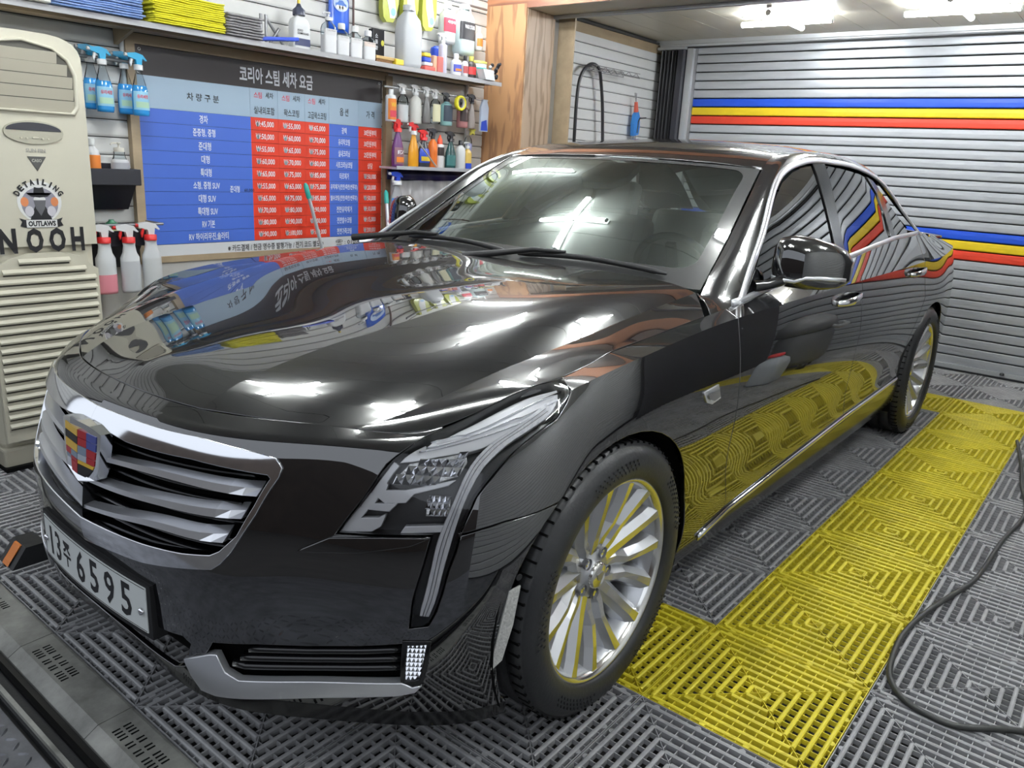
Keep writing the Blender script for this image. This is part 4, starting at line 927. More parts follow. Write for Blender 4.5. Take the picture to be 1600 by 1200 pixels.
# crest
cb = bpt(0, .64, .0); em = thing('grille_crest', 'x', 'x'); del em['label']; del em['category']; em.parent = gr; em.location = (.826, .004, .645); em.scale = (1, 1.2, 1.15)
def cfn(y, z, h): return (h-abs(y)*.10*1-.35*z*z*0-.10*z, y, z)
out = [(-.078, .052), (-.04, .060), (0, .062), (.04, .060), (.078, .052), (.076, .02), (.070, -.02), (.058, -.044), (.03, -.054), (0, -.060), (-.03, -.054), (-.058, -.044), (-.070, -.02), (-.076, .02)]
one('crest_frame', em, 'prism', out, -.022, .004, M['chrome'], cfn)
cols_ = {'Y': pm('crest_gold', (.85, .52, .05)), 'K': M['ink'], 'R': pm('crest_red', (.50, .02, .03)), 'B': pm('crest_blue', (.08, .10, .38)), 'G': pm('crest_grey', (.25, .32, .42)), 'S': pm('crest_silver', (.5, .55, .62))}
inn = [(y*.84, z*.80) for y, z in out]
def cell(y0, y1, z0, z1, k, h=.0055):
    hw = lambda z: np.interp(z, [-.048, -.035, -.016, .016, .042, .05], [.024, .046, .058, .063, .065, .0645])
    c0_, c1_ = (max(y0, -hw(z0)), min(y1, hw(z0))), (max(y0, -hw(z1)), min(y1, hw(z1)))
    if c0_[1]-c0_[0] < .002: return
    one('crest_tile', em, 'prism', [(c0_[0], z0+.0006), (c0_[1], z0+.0006), (c1_[1], z1-.0006), (c1_[0], z1-.0006)], 0, h, cols_[k], cfn)
# seen from the front the viewer's right is +y
rowz = [.046, .030, .014, -.003, -.016, -.024, -.046]
for i, (r_, l_) in enumerate((('RB', 'YY'), ('RB', 'KK'), ('GR', 'YY'), ('SR', 'RG'), ('YY', 'GR'), ('KK', 'GR'))):
    z1, z0 = rowz[i], rowz[i+1]
    if r_[0] == r_[1]: cell(.001, .07, z0, z1, r_[0])
    else: cell(.001, .031, z0, z1, r_[0]); cell(.0315, .07, z0, z1, r_[1])
    if l_[0] == l_[1]: cell(-.07, -.001, z0, z1, l_[0])
    else: cell(-.07, -.033, z0, z1, l_[0]); cell(-.0325, -.001, z0, z1, l_[1])
# centre inlet, splitter, licence plate
cc = panel('centre_inlet', band, [(0, .208)]+cint[::-1][1:-1]+[(0, .292)], M['void'], car, both=True, off=-.05, flange=0, step=.04, keep0=True)
pl = thing('licence_plate', 'x', 'x'); del pl['label']; del pl['category']; pl.parent = car
def pfn(y, z, h): return (.836+h-.20*y*y, y, .346+z-.0)
def strip(name, y0, y1, z0, z1, h0, h1, m, n=16, parent=pl):
    V = []; F = []
    for i in range(n+1):
        y = y0+(y1-y0)*i/n; V += [pfn(y, z0, h0), pfn(y, z1, h0), pfn(y, z1, h1), pfn(y, z0, h1)]
    for i in range(n): F += [(4*i+k, 4*i+(k+1) % 4, 4*i+4+(k+1) % 4, 4*i+4+k) for k in range(4)]
    F += [(0, 1, 2, 3), (4*n, 4*n+1, 4*n+2, 4*n+3)]; b = MB(); b.add(V, F, m); return b.build(name, parent)
strip('plate_backing', -.272, .274, -.068, .064, -.035, -.001, M['black']); strip('plate_face', -.26, .26, -.055, .055, -.001, .001, M['plate'])
for z in (-.052, .052): strip('plate_border', -.257, .257, z-.0007, z+.0007, .0011, .0016, M['ink'])
for y in (-.247, .243): one('plate_bolt', pl, 'lathe', [(0, .008), (.007, .007), (.009, .002), (.009, 0)], M['chrome'], 12, pfn(y, -.006, .001), axis='x')
for s_, y, wd_, hg, zz in (('1', -.212, .014, .078, 0), ('3', -.165, .034, .078, 0), ('주', -.108, .046, .066, 0), ('6', -.03, .044, .084, 0), ('5', .04, .042, .084, 0), ('9', .112, .044, .084, 0), ('5', .182, .042, .084, 0)):
    text(s_, wd_, hg, (lambda a, b_, y=y: pfn(y+a, b_, .0015)), M['ink'], 'plate')
# ---- mirrors
for sd in (1, -1):
    mr = thing('door_mirror', 'x', 'x'); del mr['label']; del mr['category']; mr.parent = car
    # housing: sections along y
    S_ = [(.945, -.775, 1.095, .020, .040), (.965, -.772, 1.093, .050, .062), (1.00, -.785, 1.090, .072, .073), (1.05, -.805, 1.086, .080, .072), (1.09, -.832, 1.080, .075, .064), (1.12, -.862, 1.074, .058, .052), (1.137, -.885, 1.068, .022, .028)]
    S_ = [((y-1.05)*1.08+.948, (x_+.81)*1.15-1.055, (z_-1.085)*1.1+1.063, a_*1.15, h_*1.12) for y, x_, z_, a_, h_ in S_]
    b = MB(); n = 24; V = []
    for y, xc, zc, a_, h_ in S_:
        for k in range(n):
            t = 2*PI*k/n; ct, st = math.cos(t), math.sin(t); px = math.copysign(abs(ct)**.6, ct)*a_*(1.0 if ct > 0 else .45); pz = math.copysign(abs(st)**.55, st)*h_
            V.append((xc+px*.9-.12*pz*(ct > 0), sd*y, zc+pz))
    F = [(i*n+k, i*n+(k+1) % n, (i+1)*n+(k+1) % n, (i+1)*n+k) for i in range(len(S_)-1) for k in range(n)]+[tuple(range(n)), tuple((len(S_)-1)*n+k for k in range(n))]
    b.add(V, F, M['paint'], True); b.build('mirror_cap', mr)
    one('mirror_arm', mr, 'tube', [(-.86, sd*.835, .992), (-.90, sd*.862, .997), (-.965, sd*.89, 1.012), (-1.0, sd*.93, 1.03)], [.020, .015, .018, .022], M['gloss_black'], 10)
    tp = [(-.705+.0*i, 0, 0) for i in range(2)]
    pts = [(-.722, .962, 1.045), (-.716, .99, 1.040), (-.728, 1.03, 1.038), (-.742, 1.055, 1.050), (-.765, 1.09, 1.052), (-.80, 1.118, 1.050), (-.855, 1.134, 1.045)]
    ribbon('mirror_indicator', [((x+.81)*1.15-1.055+.004, sd*((y-1.05)*1.08+.948), (z-1.085)*1.1+1.063) for x, y, z in pts], [(.8, sd*.5, 0)]*7, [(0, 0, 1)]*7, .012, .006, M['satin'], mr)
# ---- wipers
for (x0, y0, x1, y1) in ((-.655, .02, -.70, .60), (-.68, -.62, -.668, -.02)):
    wp = thing('wiper', 'x', 'x'); del wp['label']; del wp['category']; wp.parent = car
    n = 12; pts = []
    for i in range(n+1):
        t = i/n; y = y0+(y1-y0)*t; ux = wsurf.ev([y], [.055+.02*math.sin(PI*t)])[0]; pts.append((ux[0], ux[1], ux[2]+.014+.006*math.sin(PI*t)))
    one('wiper_blade', wp, 'tube', pts, [.005]+[.010]*(n-1)+[.004], M['black'], 6)
    one('wiper_arm', wp, 'tube', [(pts[4][0], pts[4][1], pts[4][2]+.012), (pts[2][0]+.02, pts[2][1]-.02, pts[2][2]+.016), (x0+.07, y0-.16, .988)], [.006, .009, .014], M['black'], 8)
# cowl
cw = [[(-.60, y, .975-.02*abs(y)), (-.74, y, .955-.02*abs(y))] for y in np.linspace(-.70, .70, 9)]
b = MB(); b.add([q for r_ in cw for q in r_], [(2*i, 2*i+1, 2*i+3, 2*i+2) for i in range(8)], M['black']); b.build('cowl', car)
# ---- cabin
it = thing('cabin', 'x', 'x'); del it['label']; del it['category']; it.parent = car
dsh = Surf([-.68, -.4, 0, .4, .68], [0, .1, .2, .3], [[(-.72, y, .90), (-.85, y, .935), (-1.02, y, .93), (-1.16, y, .86)] for y in (-.68, -.4, 0, .4, .68)])
panel('dashboard', dsh, [(-.68, 0), (.68, 0), (.68, .3), (-.68, .3)], M['dash'], it, step=.1, flange=.2)
b = MB(); b.lathe([(.175+.014*math.cos(t), .014*math.sin(t)) for t in np.linspace(0, 2*PI, 9)[:-1]], M['black'], 28, closed=True); b.box((0, 0, -.01), (.30, .035, .02), M['black']); b.box((0, -.06, -.01), (.05, .14, .02), M['black']); b.lathe([(0, .01), (.05, .008), (.06, -.02)], M['black'], 16)
o = b.build('steering_wheel', it); o.location = (-1.22, .38, .93); o.rotation_euler = (0, math.radians(-68), 0)
for y in (-.38, .38):
    st = thing('front_seat', 'x', 'x'); del st['label']; del st['category']; st.parent = car
    one('seat_back', st, 'box', (-1.86, y, .80), (.14, .48, .62), M['seat'], Matrix.Rotation(math.radians(-16), 3, 'Y'), .05)
    one('seat_cushion', st, 'box', (-1.55, y, .50), (.52, .50, .16), M['seat'], None, .05); one('headrest', st, 'box', (-1.97, y, 1.17), (.09, .26, .18), M['seat'], Matrix.Rotation(math.radians(-12), 3, 'Y'), .035)
one('rear_seat', it, 'box', (-2.75, 0, .80), (.16, 1.25, .62), M['seat'], Matrix.Rotation(math.radians(-22), 3, 'Y'), .05)
one('cabin_floor', it, 'box', (-1.9, 0, .44), (2.3, 1.6, .04), M['void']); one('headliner', it, 'box', (-2.25, 0, 1.375), (1.0, .9, .01), M['seat'])
one('rear_shelf', it, 'box', (-3.1, 0, .98), (.6, 1.3, .03), M['dash'])
# ---- wheels (built once, copied)
def make_wheel():
    wl = thing('wheel', 'x', 'x'); del wl['label']; del wl['category']
    b = MB(); R = .352
    # cross section (radius, y) ; y outward
    prof = [(.258, .030), (.262, .046), (.272, .052), (.290, .056), (.312, .055), (.330, .046), (.341, .034)]
    tread = []
    for y0, y1 in ((.030, -.006), (-.015, -.062), (-.072, -.118), (-.128, -.174), (-.183, -.220)):
        tread += [(.343, y0+.0005), (.3515, y0-.001), (.3525, (y0+y1)/2), (.3515, y1+.001), (.343, y1-.0005)]
    inn_ = [(.341, -.224), (.33, -.236), (.30, -.245), (.262, -.236), (.258, -.22)]
    b.lathe(prof+tread+inn_, M['rubber'], 96, axis='y')
    tyre = b.build('tyre', wl)
    b = MB()
    for k in range(72):
        a = 2*PI*k/72
        for y0 in (.018, -.205):
            c_ = Vector((.3505*math.cos(a), y0, .3505*math.sin(a))); b.box(c_, (.0052, .030, .006), M['void'], Matrix.Rotation(-a+PI/2, 3, 'Y'))
    b.build('tread_sipes', wl)['kind'] = 'stuff'
    b = MB()
    for k in range(110):
        a = 2*PI*k/110
        if (k//11) % 2: continue
        for rr_, da in ((.292, 0), (.302, .5), (.312, 0)):
            aa = a+da*2*PI/110; b.box((rr_*math.cos(aa), .0565, rr_*math.sin(aa)), (.0065, .003, .0025), M['rubber'], Matrix.Rotation(-aa+.6, 3, 'Y'))
    b.build('sidewall_pattern', wl)['kind'] = 'stuff'
    one('rim_barrel', wl, 'lathe', [(.232, -.20), (.225, -.05), (.236, .008), (.246, .026)], M['rim'], 64, axis='y')
    one('rim_lip', wl, 'lathe', [(.243, .022), (.247, .034), (.255, .040), (.2615, .041), (.264, .034), (.260, .024)], M['rimpol'], 80, axis='y')
    one('brake_disc', wl, 'lathe', [(.06, -.075), (.17, -.075), (.17, -.10), (.06, -.10)], M['disc'], 48, axis='y')
    one('brake_caliper', wl, 'box', (.13, -.075, .06), (.09, .08, .16), M['steel'], None, .015)
    one('rim_back', wl, 'lathe', [(0, -.125), (.228, -.125)], M['void'], 32, axis='y')
    one('hub', wl, 'lathe', [(.085, -.06), (.078, -.022), (.060, -.012), (.036, -.008), (.034, .000), (.0, .002)], M['rim'], 40, axis='y')
    cp = one('centre_cap', wl, 'lathe', [(.035, -.004), (.034, .004), (.028, .007), (0, .0085)], M['rimpol'], 32, axis='y')
    one('cap_crest', cp, 'prism', [(-.013, .010), (.013, .010), (.012, -.002), (.006, -.010), (0, -.012), (-.006, -.010), (-.012, -.002)], .008, .0098, M['steel'], lambda a, b_, h: (a, h, b_))
    for k in range(5):
        a = 2*PI*(k+.5)/5+PI/2; c_ = (.057*math.cos(a), -.016, .057*math.sin(a))
        one('lug_hole', wl, 'lathe', [(.015, .012), (.013, .0), (.011, -.004)], M['steel'], 14, c_, axis='y'); one('lug_nut', wl, 'lathe', [(.0, .010), (.008, .009), (.0095, -.002)], M['chrome'], 6, c_, axis='y', smooth=False)
    def spoke(kind):
        # centre line (r, angle) with a kink, half width, face y, depth
        if kind == 0: st = [(.050, 0, .013, -.014), (.10, 0, .0115, -.004), (.16, 0, .010, .012), (.215, 0, .0095, .026), (.250, 0, .013, .034)]
        else:
            k_ = kind; st = [(.055, .34*k_, .011, -.016), (.095, .37*k_, .009, -.006), (.135, .47*k_, .0075, .006), (.19, .44*k_, .0075, .020), (.250, .405*k_, .011, .033)]
        V = []
        for i, (r, a, hw, y) in enumerate(st):
            c_ = Vector((r*math.sin(a), 0, r*math.cos(a))); n_ = st[min(i+1, 4)]; p_ = st[max(i-1, 0)]
            t = Vector((n_[0]*math.sin(n_[1])-p_[0]*math.sin(p_[1]), 0, n_[0]*math.cos(n_[1])-p_[0]*math.cos(p_[1]))).normalized(); s_ = Vector((t.z, 0, -t.x))
            for q, dy in ((-hw-.024, -.055), (-hw-.015, -.018), (-hw, 0), (hw, 0), (hw+.015, -.018), (hw+.024, -.055)): V.append(c_+s_*q+Vector((0, y+dy, 0)))
        b = MB(); b.add(V, [(i*6+q, i*6+q+1, i*6+7+q, i*6+6+q) for i in range(4) for q in (0, 1, 3, 4)], M['rim']); b.add(V, [(i*6+2, i*6+3, i*6+9, i*6+8) for i in range(4)], M['rimpol']); return b
    for kind in (0, 1, -1):
        o = spoke(kind).build('spoke', wl); o.rotation_euler = (0, 0, 0)
        for k in range(1, 5): c_ = o.copy(); COL.objects.link(c_); c_.parent = wl; c_.rotation_euler = (0, 2*PI*k/5, 0)
    return wl
def copy_tree(o, parent=None):
    c = o.copy(); COL.objects.link(c); c.parent = parent
    for ch in list(o.children): copy_tree(ch, c)
    return c
w0 = make_wheel(); w0.parent = car
for i, (x, sd, rot) in enumerate(((0, 1, .12), (-3.109, 1, .5), (0, -1, .3), (-3.109, -1, .8))):
    o = w0 if i == 0 else copy_tree(w0, car)
    o.location = (x, sd*.885, .352); o.rotation_euler = (0, rot, 0 if sd > 0 else PI)
# ================================================================= WALL SIGN
TEXT_PARENTS = {}
sg = thing('price_sign', 'large blue and red price board with Korean lettering in a tan timber frame', 'sign', (-1.03, -2.985, 0))
SX0, SX1 = -.262, -1.752       # left edge (world +x) to right edge
def sw(x, z, h=.0): return (x+1.03, h, z)
def cellbox(name, x0, x1, z0, z1, m, h=.004): one(name, sg, 'box', ((x0+x1)/2+1.03, h/2, (z0+z1)/2), (abs(x1-x0), h, z1-z0), m)
c_head = pm('sign_dark_brown', (.035, .028, .030), .4); c_lb = pm('sign_pale_blue', (.38, .50, .62), .4); c_bl = pm('sign_blue', (.075, .165, .62), .4); c_rd = pm('sign_red', (.74, .055, .025), .4)
c_wh = pm('sign_white', (.72, .74, .76), .4)
cellbox('header_band', SX0, SX1, 1.613, 1.738, c_head); cellbox('footer_band', SX0, SX1, .768, .834, c_wh)
colx = [SX0, -.852, -1.019, -1.192, -1.358, -1.572, SX1]
for i in range(6): cellbox('column_heading', colx[i]-.0008, colx[i+1]+.0008, 1.4700, 1.6120, c_lb)
RH = (1.4690-.835)/10
colmat = [c_bl, c_rd, c_rd, c_rd, c_bl, c_rd]
for r in range(10):
    z1 = 1.469-r*RH; z0 = z1-RH
    for i in range(6): cellbox('price_cell', colx[i]-(.0006 if i not in (1, 4) else 0), colx[i+1], z0+.0016, z1, colmat[i])
one('sign_backing', sg, 'box', (sw((SX0+SX1)/2, 1.252)[0], -.003, 1.252), (abs(SX1-SX0)+.01, .004, .975), M['ink'])
def swt(x, z): return lambda a, b_: (x+1.03-a, .0052, z+b_)
whi = pm('sign_lettering_white', (.85, .88, .92), .5); blk = M['ink']; redt = pm('sign_lettering_red', (.70, .06, .10), .5)
text('코리아 스팀 세차 요금', .452, .078, swt(-1.022, 1.674), whi, 'sign')
text('차 량 구 분', .17, .036, swt(-.59, 1.538), blk, 'sign')
for i, t in ((1, '실내외포함'), (2, '왁스코팅'), (3, '고급왁스코팅')):
    xm = (colx[i]+colx[i+1])/2; text('스팀', .048, .030, swt(xm+.037, 1.580), redt, 'sign'); text('세차', .048, .030, swt(xm-.033, 1.583), blk, 'sign'); text(t, .125 if i != 2 else .098, .038, swt(xm, 1.506), blk, 'sign')
text('옵 션', .062, .042, swt((colx[4]+colx[5])/2, 1.54), blk, 'sign'); text('가 격', .062, .042, swt((colx[5]+colx[6])/2, 1.54), blk, 'sign')
names = ['경차', '준중형, 중형', '준대형', '대형', '특대형', '소형, 중형 SUV', '대형 SUV', '특대형 SUV', 'RV 기본', 'RV 하이리무진,솔라티']
wid = [.045, .12, .068, .045, .06, .145, .095, .11, .07, .22]
opts = ['광택', '유리막코팅', '실내크리닝', '시트크리닝/코팅', '타르제거', '유막제거(전면/측면/썬루프)', '발수코팅(전면/측면/썬루프)', '전면유막제거', '전면발수코팅', '천연가죽코팅']
ow = [.036, .085, .085, .12, .068, .20, .20, .115, .11, .11]
pr = [(45, 55, 65), (50, 60, 70), (55, 65, 75), (60, 70, 80), (65, 75, 85), (55, 65, 75), (65, 75, 85), (70, 80, 90), (80, 90, 100), (90, 100, 110)]
lastc = ['30만원부터', '30만원부터', '25만원부터', '상담', '₩:50,000', '₩:20,000', '₩:50,000', '₩:10,000', '₩:15,000', '₩:200,000']
for r in range(10):
    zc = 1.469-(r+.5)*RH
    text(names[r], wid[r], .040, swt(-.587, zc), whi, 'sign')
    for i in range(3): text('₩:%d,000' % pr[r][i], .112, .034, swt((colx[i+1]+colx[i+2])/2, zc), whi, 'sign')
    text(opts[r], ow[r], .036, swt((colx[4]+colx[5])/2, zc), whi, 'sign'); text(lastc[r], .095 if r != 3 else .04, .034, swt((colx[5]+colx[6])/2, zc), whi, 'sign')
text('준대형', .055, .034, swt(-.745, 1.469-5.75*RH), whi, 'sign'); text('60,000', .06, .018, swt(-.83, 1.469-5.85*RH), blk, 'sign')
text('※ 카드결제 / 현금 영수증 발행가능 / 전기 코드 별도 ※', .62, .036, swt(-1.0, .801), blk, 'sign'); text('☎ : 010-4374-', .26, .034, swt(-1.53, .801), blk, 'sign')
TEXT_PARENTS['sign'] = sg
one('grommet', sg, 'lathe', [(.004, .002), (.008, .002), (.008, 0)], M['alu'], 12, sw(-.285, 1.722, .004), axis='y'); one('grommet', sg, 'lathe', [(.004, .002), (.008, .002), (.008, 0)], M['alu'], 12, sw(-1.73, 1.722, .004), axis='y')
one('frame_stile', sg, 'box', (sw(-.232, 1.25)[0], .012, 1.27), (.042, .035, 1.02), M['timber']); one('frame_stile', sg, 'box', (sw(-1.790, 1.25)[0], .012, 1.24), (.050, .035, 1.06), M['timber']); one('frame_rail', sg, 'box', (sw(-1.01, 1.77)[0], .005, 1.763), (1.56, .024, .046), M['timber'])
# ================================================================= AIR CONDITIONER
ac = thing('air_conditioner', 'tall cream floor-standing air conditioner with louvres and stickers', 'air conditioner', (.345, -2.80, 0))
X0 = -.212; X1 = .212; FY = .18
def acf(x, z, h=0.0): return (x-.345, FY+h, z)
one('cabinet', ac, 'box', (0, -.01, .87), (.424, .34, 1.60), M['ac'], None, .035); one('plinth', ac, 'box', (0, -.01, .045), (.44, .36, .09), pm('ac_plinth', (.42, .40, .32), .5), None, .01); one('base_strip', ac, 'box', (0, .012, .008), (.45, .36, .016), M['void'])
def arcpoly(cx, z0, zt, hw, k=1.0, n=14):   # flat bottom, arched top
    return [(cx-hw, z0)]+[(cx+hw, z0)]+[(cx+hw*math.cos(PI*i/n)*1.0 if 0 else cx+hw*math.copysign(abs(math.cos(PI*i/n))**.55, math.cos(PI*i/n)), zt-.11+.11*abs(math.sin(PI*i/n))**.7) for i in range(n+1)]
hd = one('head_panel', ac, 'prism', arcpoly(0, .90, 1.69, .212), -.15, FY, M['ac'], lambda a, c, h: (a, h, c))
op = [(-a, c) for a, c in [(-.155, 1.412), (.155, 1.412), (.172, 1.44), (.172, 1.55), (.150, 1.60), (.10, 1.635), (.0, 1.652), (-.10, 1.635), (-.150, 1.60), (-.172, 1.55), (-.172, 1.44)]]
one('louvre_recess', ac, 'prism', op, FY, FY+.0015, M['ac_dark'], lambda a, c, h: (a, h, c))
rim_ = MB(); n = len(op); V = [(a*s_, FY+h, 1.53+(c-1.53)*s_) for s_, h in ((1.0, .002), (1.02, .012), (1.075, .012), (1.10, .0)) for a, c in op]
rim_.add(V, [(k*n+i, k*n+(i+1) % n, (k+1)*n+(i+1) % n, (k+1)*n+i) for k in range(3) for i in range(n)], M['ac'], True); rim_.build('louvre_surround', ac)
for z in (1.433, 1.477, 1.521, 1.565, 1.607):
    hw = .168 if z < 1.56 else (.152 if z < 1.6 else .118); one('louvre', ac, 'box', (0, FY+.006, z), (2*hw, .004, .041), M['ac_slat'], Matrix.Rotation(math.radians(-12), 3, 'X'))
ell = lambda cx, cz, a, c, n=28, h0=0, h1=PI*2: [(cx+a*math.cos(h0+(h1-h0)*i/n), cz+c*math.sin(h0+(h1-h0)*i/n)) for i in range(n)]
one('display_bezel', ac, 'prism', ell(-.012, 1.330, .106, .043), FY, FY+.006, pm('ac_bezel', (.48, .46, .36), .35), lambda a, c, h: (a, h, c))
dp = [(-.012+.098*math.cos(PI*i/16), 1.336+.030*math.sin(PI*i/16)) for i in range(17)]; one('display', ac, 'prism', dp, FY+.006, FY+.0075, M['display'], lambda a, c, h: (a, h, c))
for x, s_ in ((-.055, .004), (-.035, .004), (-.01, .012), (.02, .004), (.04, .004)): one('button', ac, 'prism', ell(x-.005, 1.308+(.003 if s_ > .01 else 0), s_, .0035, 10), FY+.006, FY+.009, M['ac'], lambda a, c, h: (a, h, c))
def act(cx, cz): return lambda a, b_: (cx-a, FY+.0022, cz+b_)
gry = pm('faint_grey_print', (.40, .39, .34), .5)
text('SUN FIN', .07, .014, act(-.012, 1.263), gry, 'ac'); tri = [(-.047, 1.241), (.020, 1.241), (-.012, 1.186)]
one('triangle_badge', ac, 'prism', tri, FY, FY+.002, pm('badge_grey', (.09, .09, .085), .35), lambda a, c, h: (a, h, c)); text('CASO', .036, .012, act(-.0125, 1.226), gry, 'ac')
# round sticker : arched lettering over a masked figure in a hat (drawn as flat shapes)
stk = lambda nm, poly, m, h: one(nm, ac, 'prism', poly, FY+.0003, FY+h, m, lambda a, c, h_: (a, h_, c))
wht = pm('sticker_white', (.80, .80, .77), .5); SC = (-.008, 1.075)
stk('sticker', ell(SC[0], SC[1]-.004, .080, .080), wht, .0008)
stk('sticker_disc', ell(SC[0], SC[1]-.014, .066, .064), pm('sticker_lilac_grey', (.30, .29, .34), .5), .0012)
for sx in (-1, 1): stk('sticker_spot', ell(SC[0]+sx*.054, SC[1]-.004, .014, .018, 16), pm('sticker_orange', (.72, .25, .10), .5), .0016); stk('sticker_fist', ell(SC[0]+sx*.040, SC[1]-.040, .016, .020, 14), pm('sticker_pale', (.62, .60, .64), .5), .0018)
stk('sticker_bust', [(SC[0]+a, SC[1]+c) for a, c in [(-.040, -.075), (.040, -.075), (.030, -.045), (.018, -.02), (-.018, -.02), (-.030, -.045)]], blk, .0015)
stk('sticker_face', ell(SC[0], SC[1]+.006, .022, .012, 16), wht, .0019); stk('sticker_kerchief', [(SC[0]+a, SC[1]+c) for a, c in [(-.022, .002), (.022, .002), (.016, -.03), (0, -.058), (-.016, -.03)]], pm('sticker_dark_grey', (.12, .12, .13), .5), .0021)
stk('sticker_hat', [(SC[0]+a, SC[1]+c) for a, c in [(-.046, .030), (-.030, .016), (0, .012), (.030, .016), (.046, .030), (.038, .022), (.020, .026), (.016, .052), (.0, .048), (-.016, .052), (-.020, .026), (-.038, .022)]], blk, .0023)
for i, ch in enumerate('DETAILING'):
    a_ = math.radians(148-i*14.5); cx, cz = SC[0]-.0+.0, SC[1]-.018
    def fn(a, b_, a_=a_):
        r = .094+b_; return (SC[0]+r*math.cos(PI-a_)+a*-math.sin(a_), FY+.0026, SC[1]-.018+r*math.sin(a_)-a*-math.cos(a_)*-1)
    text(ch, .0165 if ch != 'I' else .006, .023, (lambda a, b_, a_=a_: (SC[0]-((.092+b_)*math.cos(a_)+a*math.sin(a_)), FY+.0026, SC[1]-.020+(.092+b_)*math.sin(a_)-a*math.cos(a_))), blk, 'ac')
stk('sticker_ribbon', [(SC[0]+a, SC[1]+c) for a, c in [(-.078, -.066), (-.06, -.072), (.06, -.072), (.078, -.066), (.070, -.080), (.078, -.096), (.055, -.103), (-.055, -.103), (-.078, -.096), (-.070, -.080)]], blk, .0026)
stk('sticker_ribbon_face', [(SC[0]+a, SC[1]+c) for a, c in [(-.056, -.073), (.056, -.073), (.056, -.102), (-.056, -.102)]], wht, .0030)
text('OUTLAWS', .100, .021, (lambda a, b_: (SC[0]-a, FY+.0036, SC[1]-.0875+b_)), blk, 'ac')
for ch, cx in (('N', .120), ('O', .024), ('O', -.059), ('H', -.136)): text(ch, .062 if ch != 'H' else .050, .096, act(cx, .923), blk, 'ac')
low = [(-.205, .12), (.205, .12), (.205, .80), (.19, .815), (.13, .855), (.05, .874), (-.06, .874), (-.14, .855), (-.185, .812), (-.205, .80)]
one('intake_panel', ac, 'prism', low, FY-.01, FY+.006, M['ac'], lambda a, c, h: (a, h, c))
for i in range(18):
    z = .838-i*.0385; hw = min(.19, .095+.06*i) if i < 2 else .192
    if z < .15: break
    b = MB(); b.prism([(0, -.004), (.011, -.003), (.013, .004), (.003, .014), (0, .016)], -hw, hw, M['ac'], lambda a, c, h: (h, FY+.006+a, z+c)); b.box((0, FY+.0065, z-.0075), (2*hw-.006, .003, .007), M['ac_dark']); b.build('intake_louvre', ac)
TEXT_PARENTS['ac'] = ac
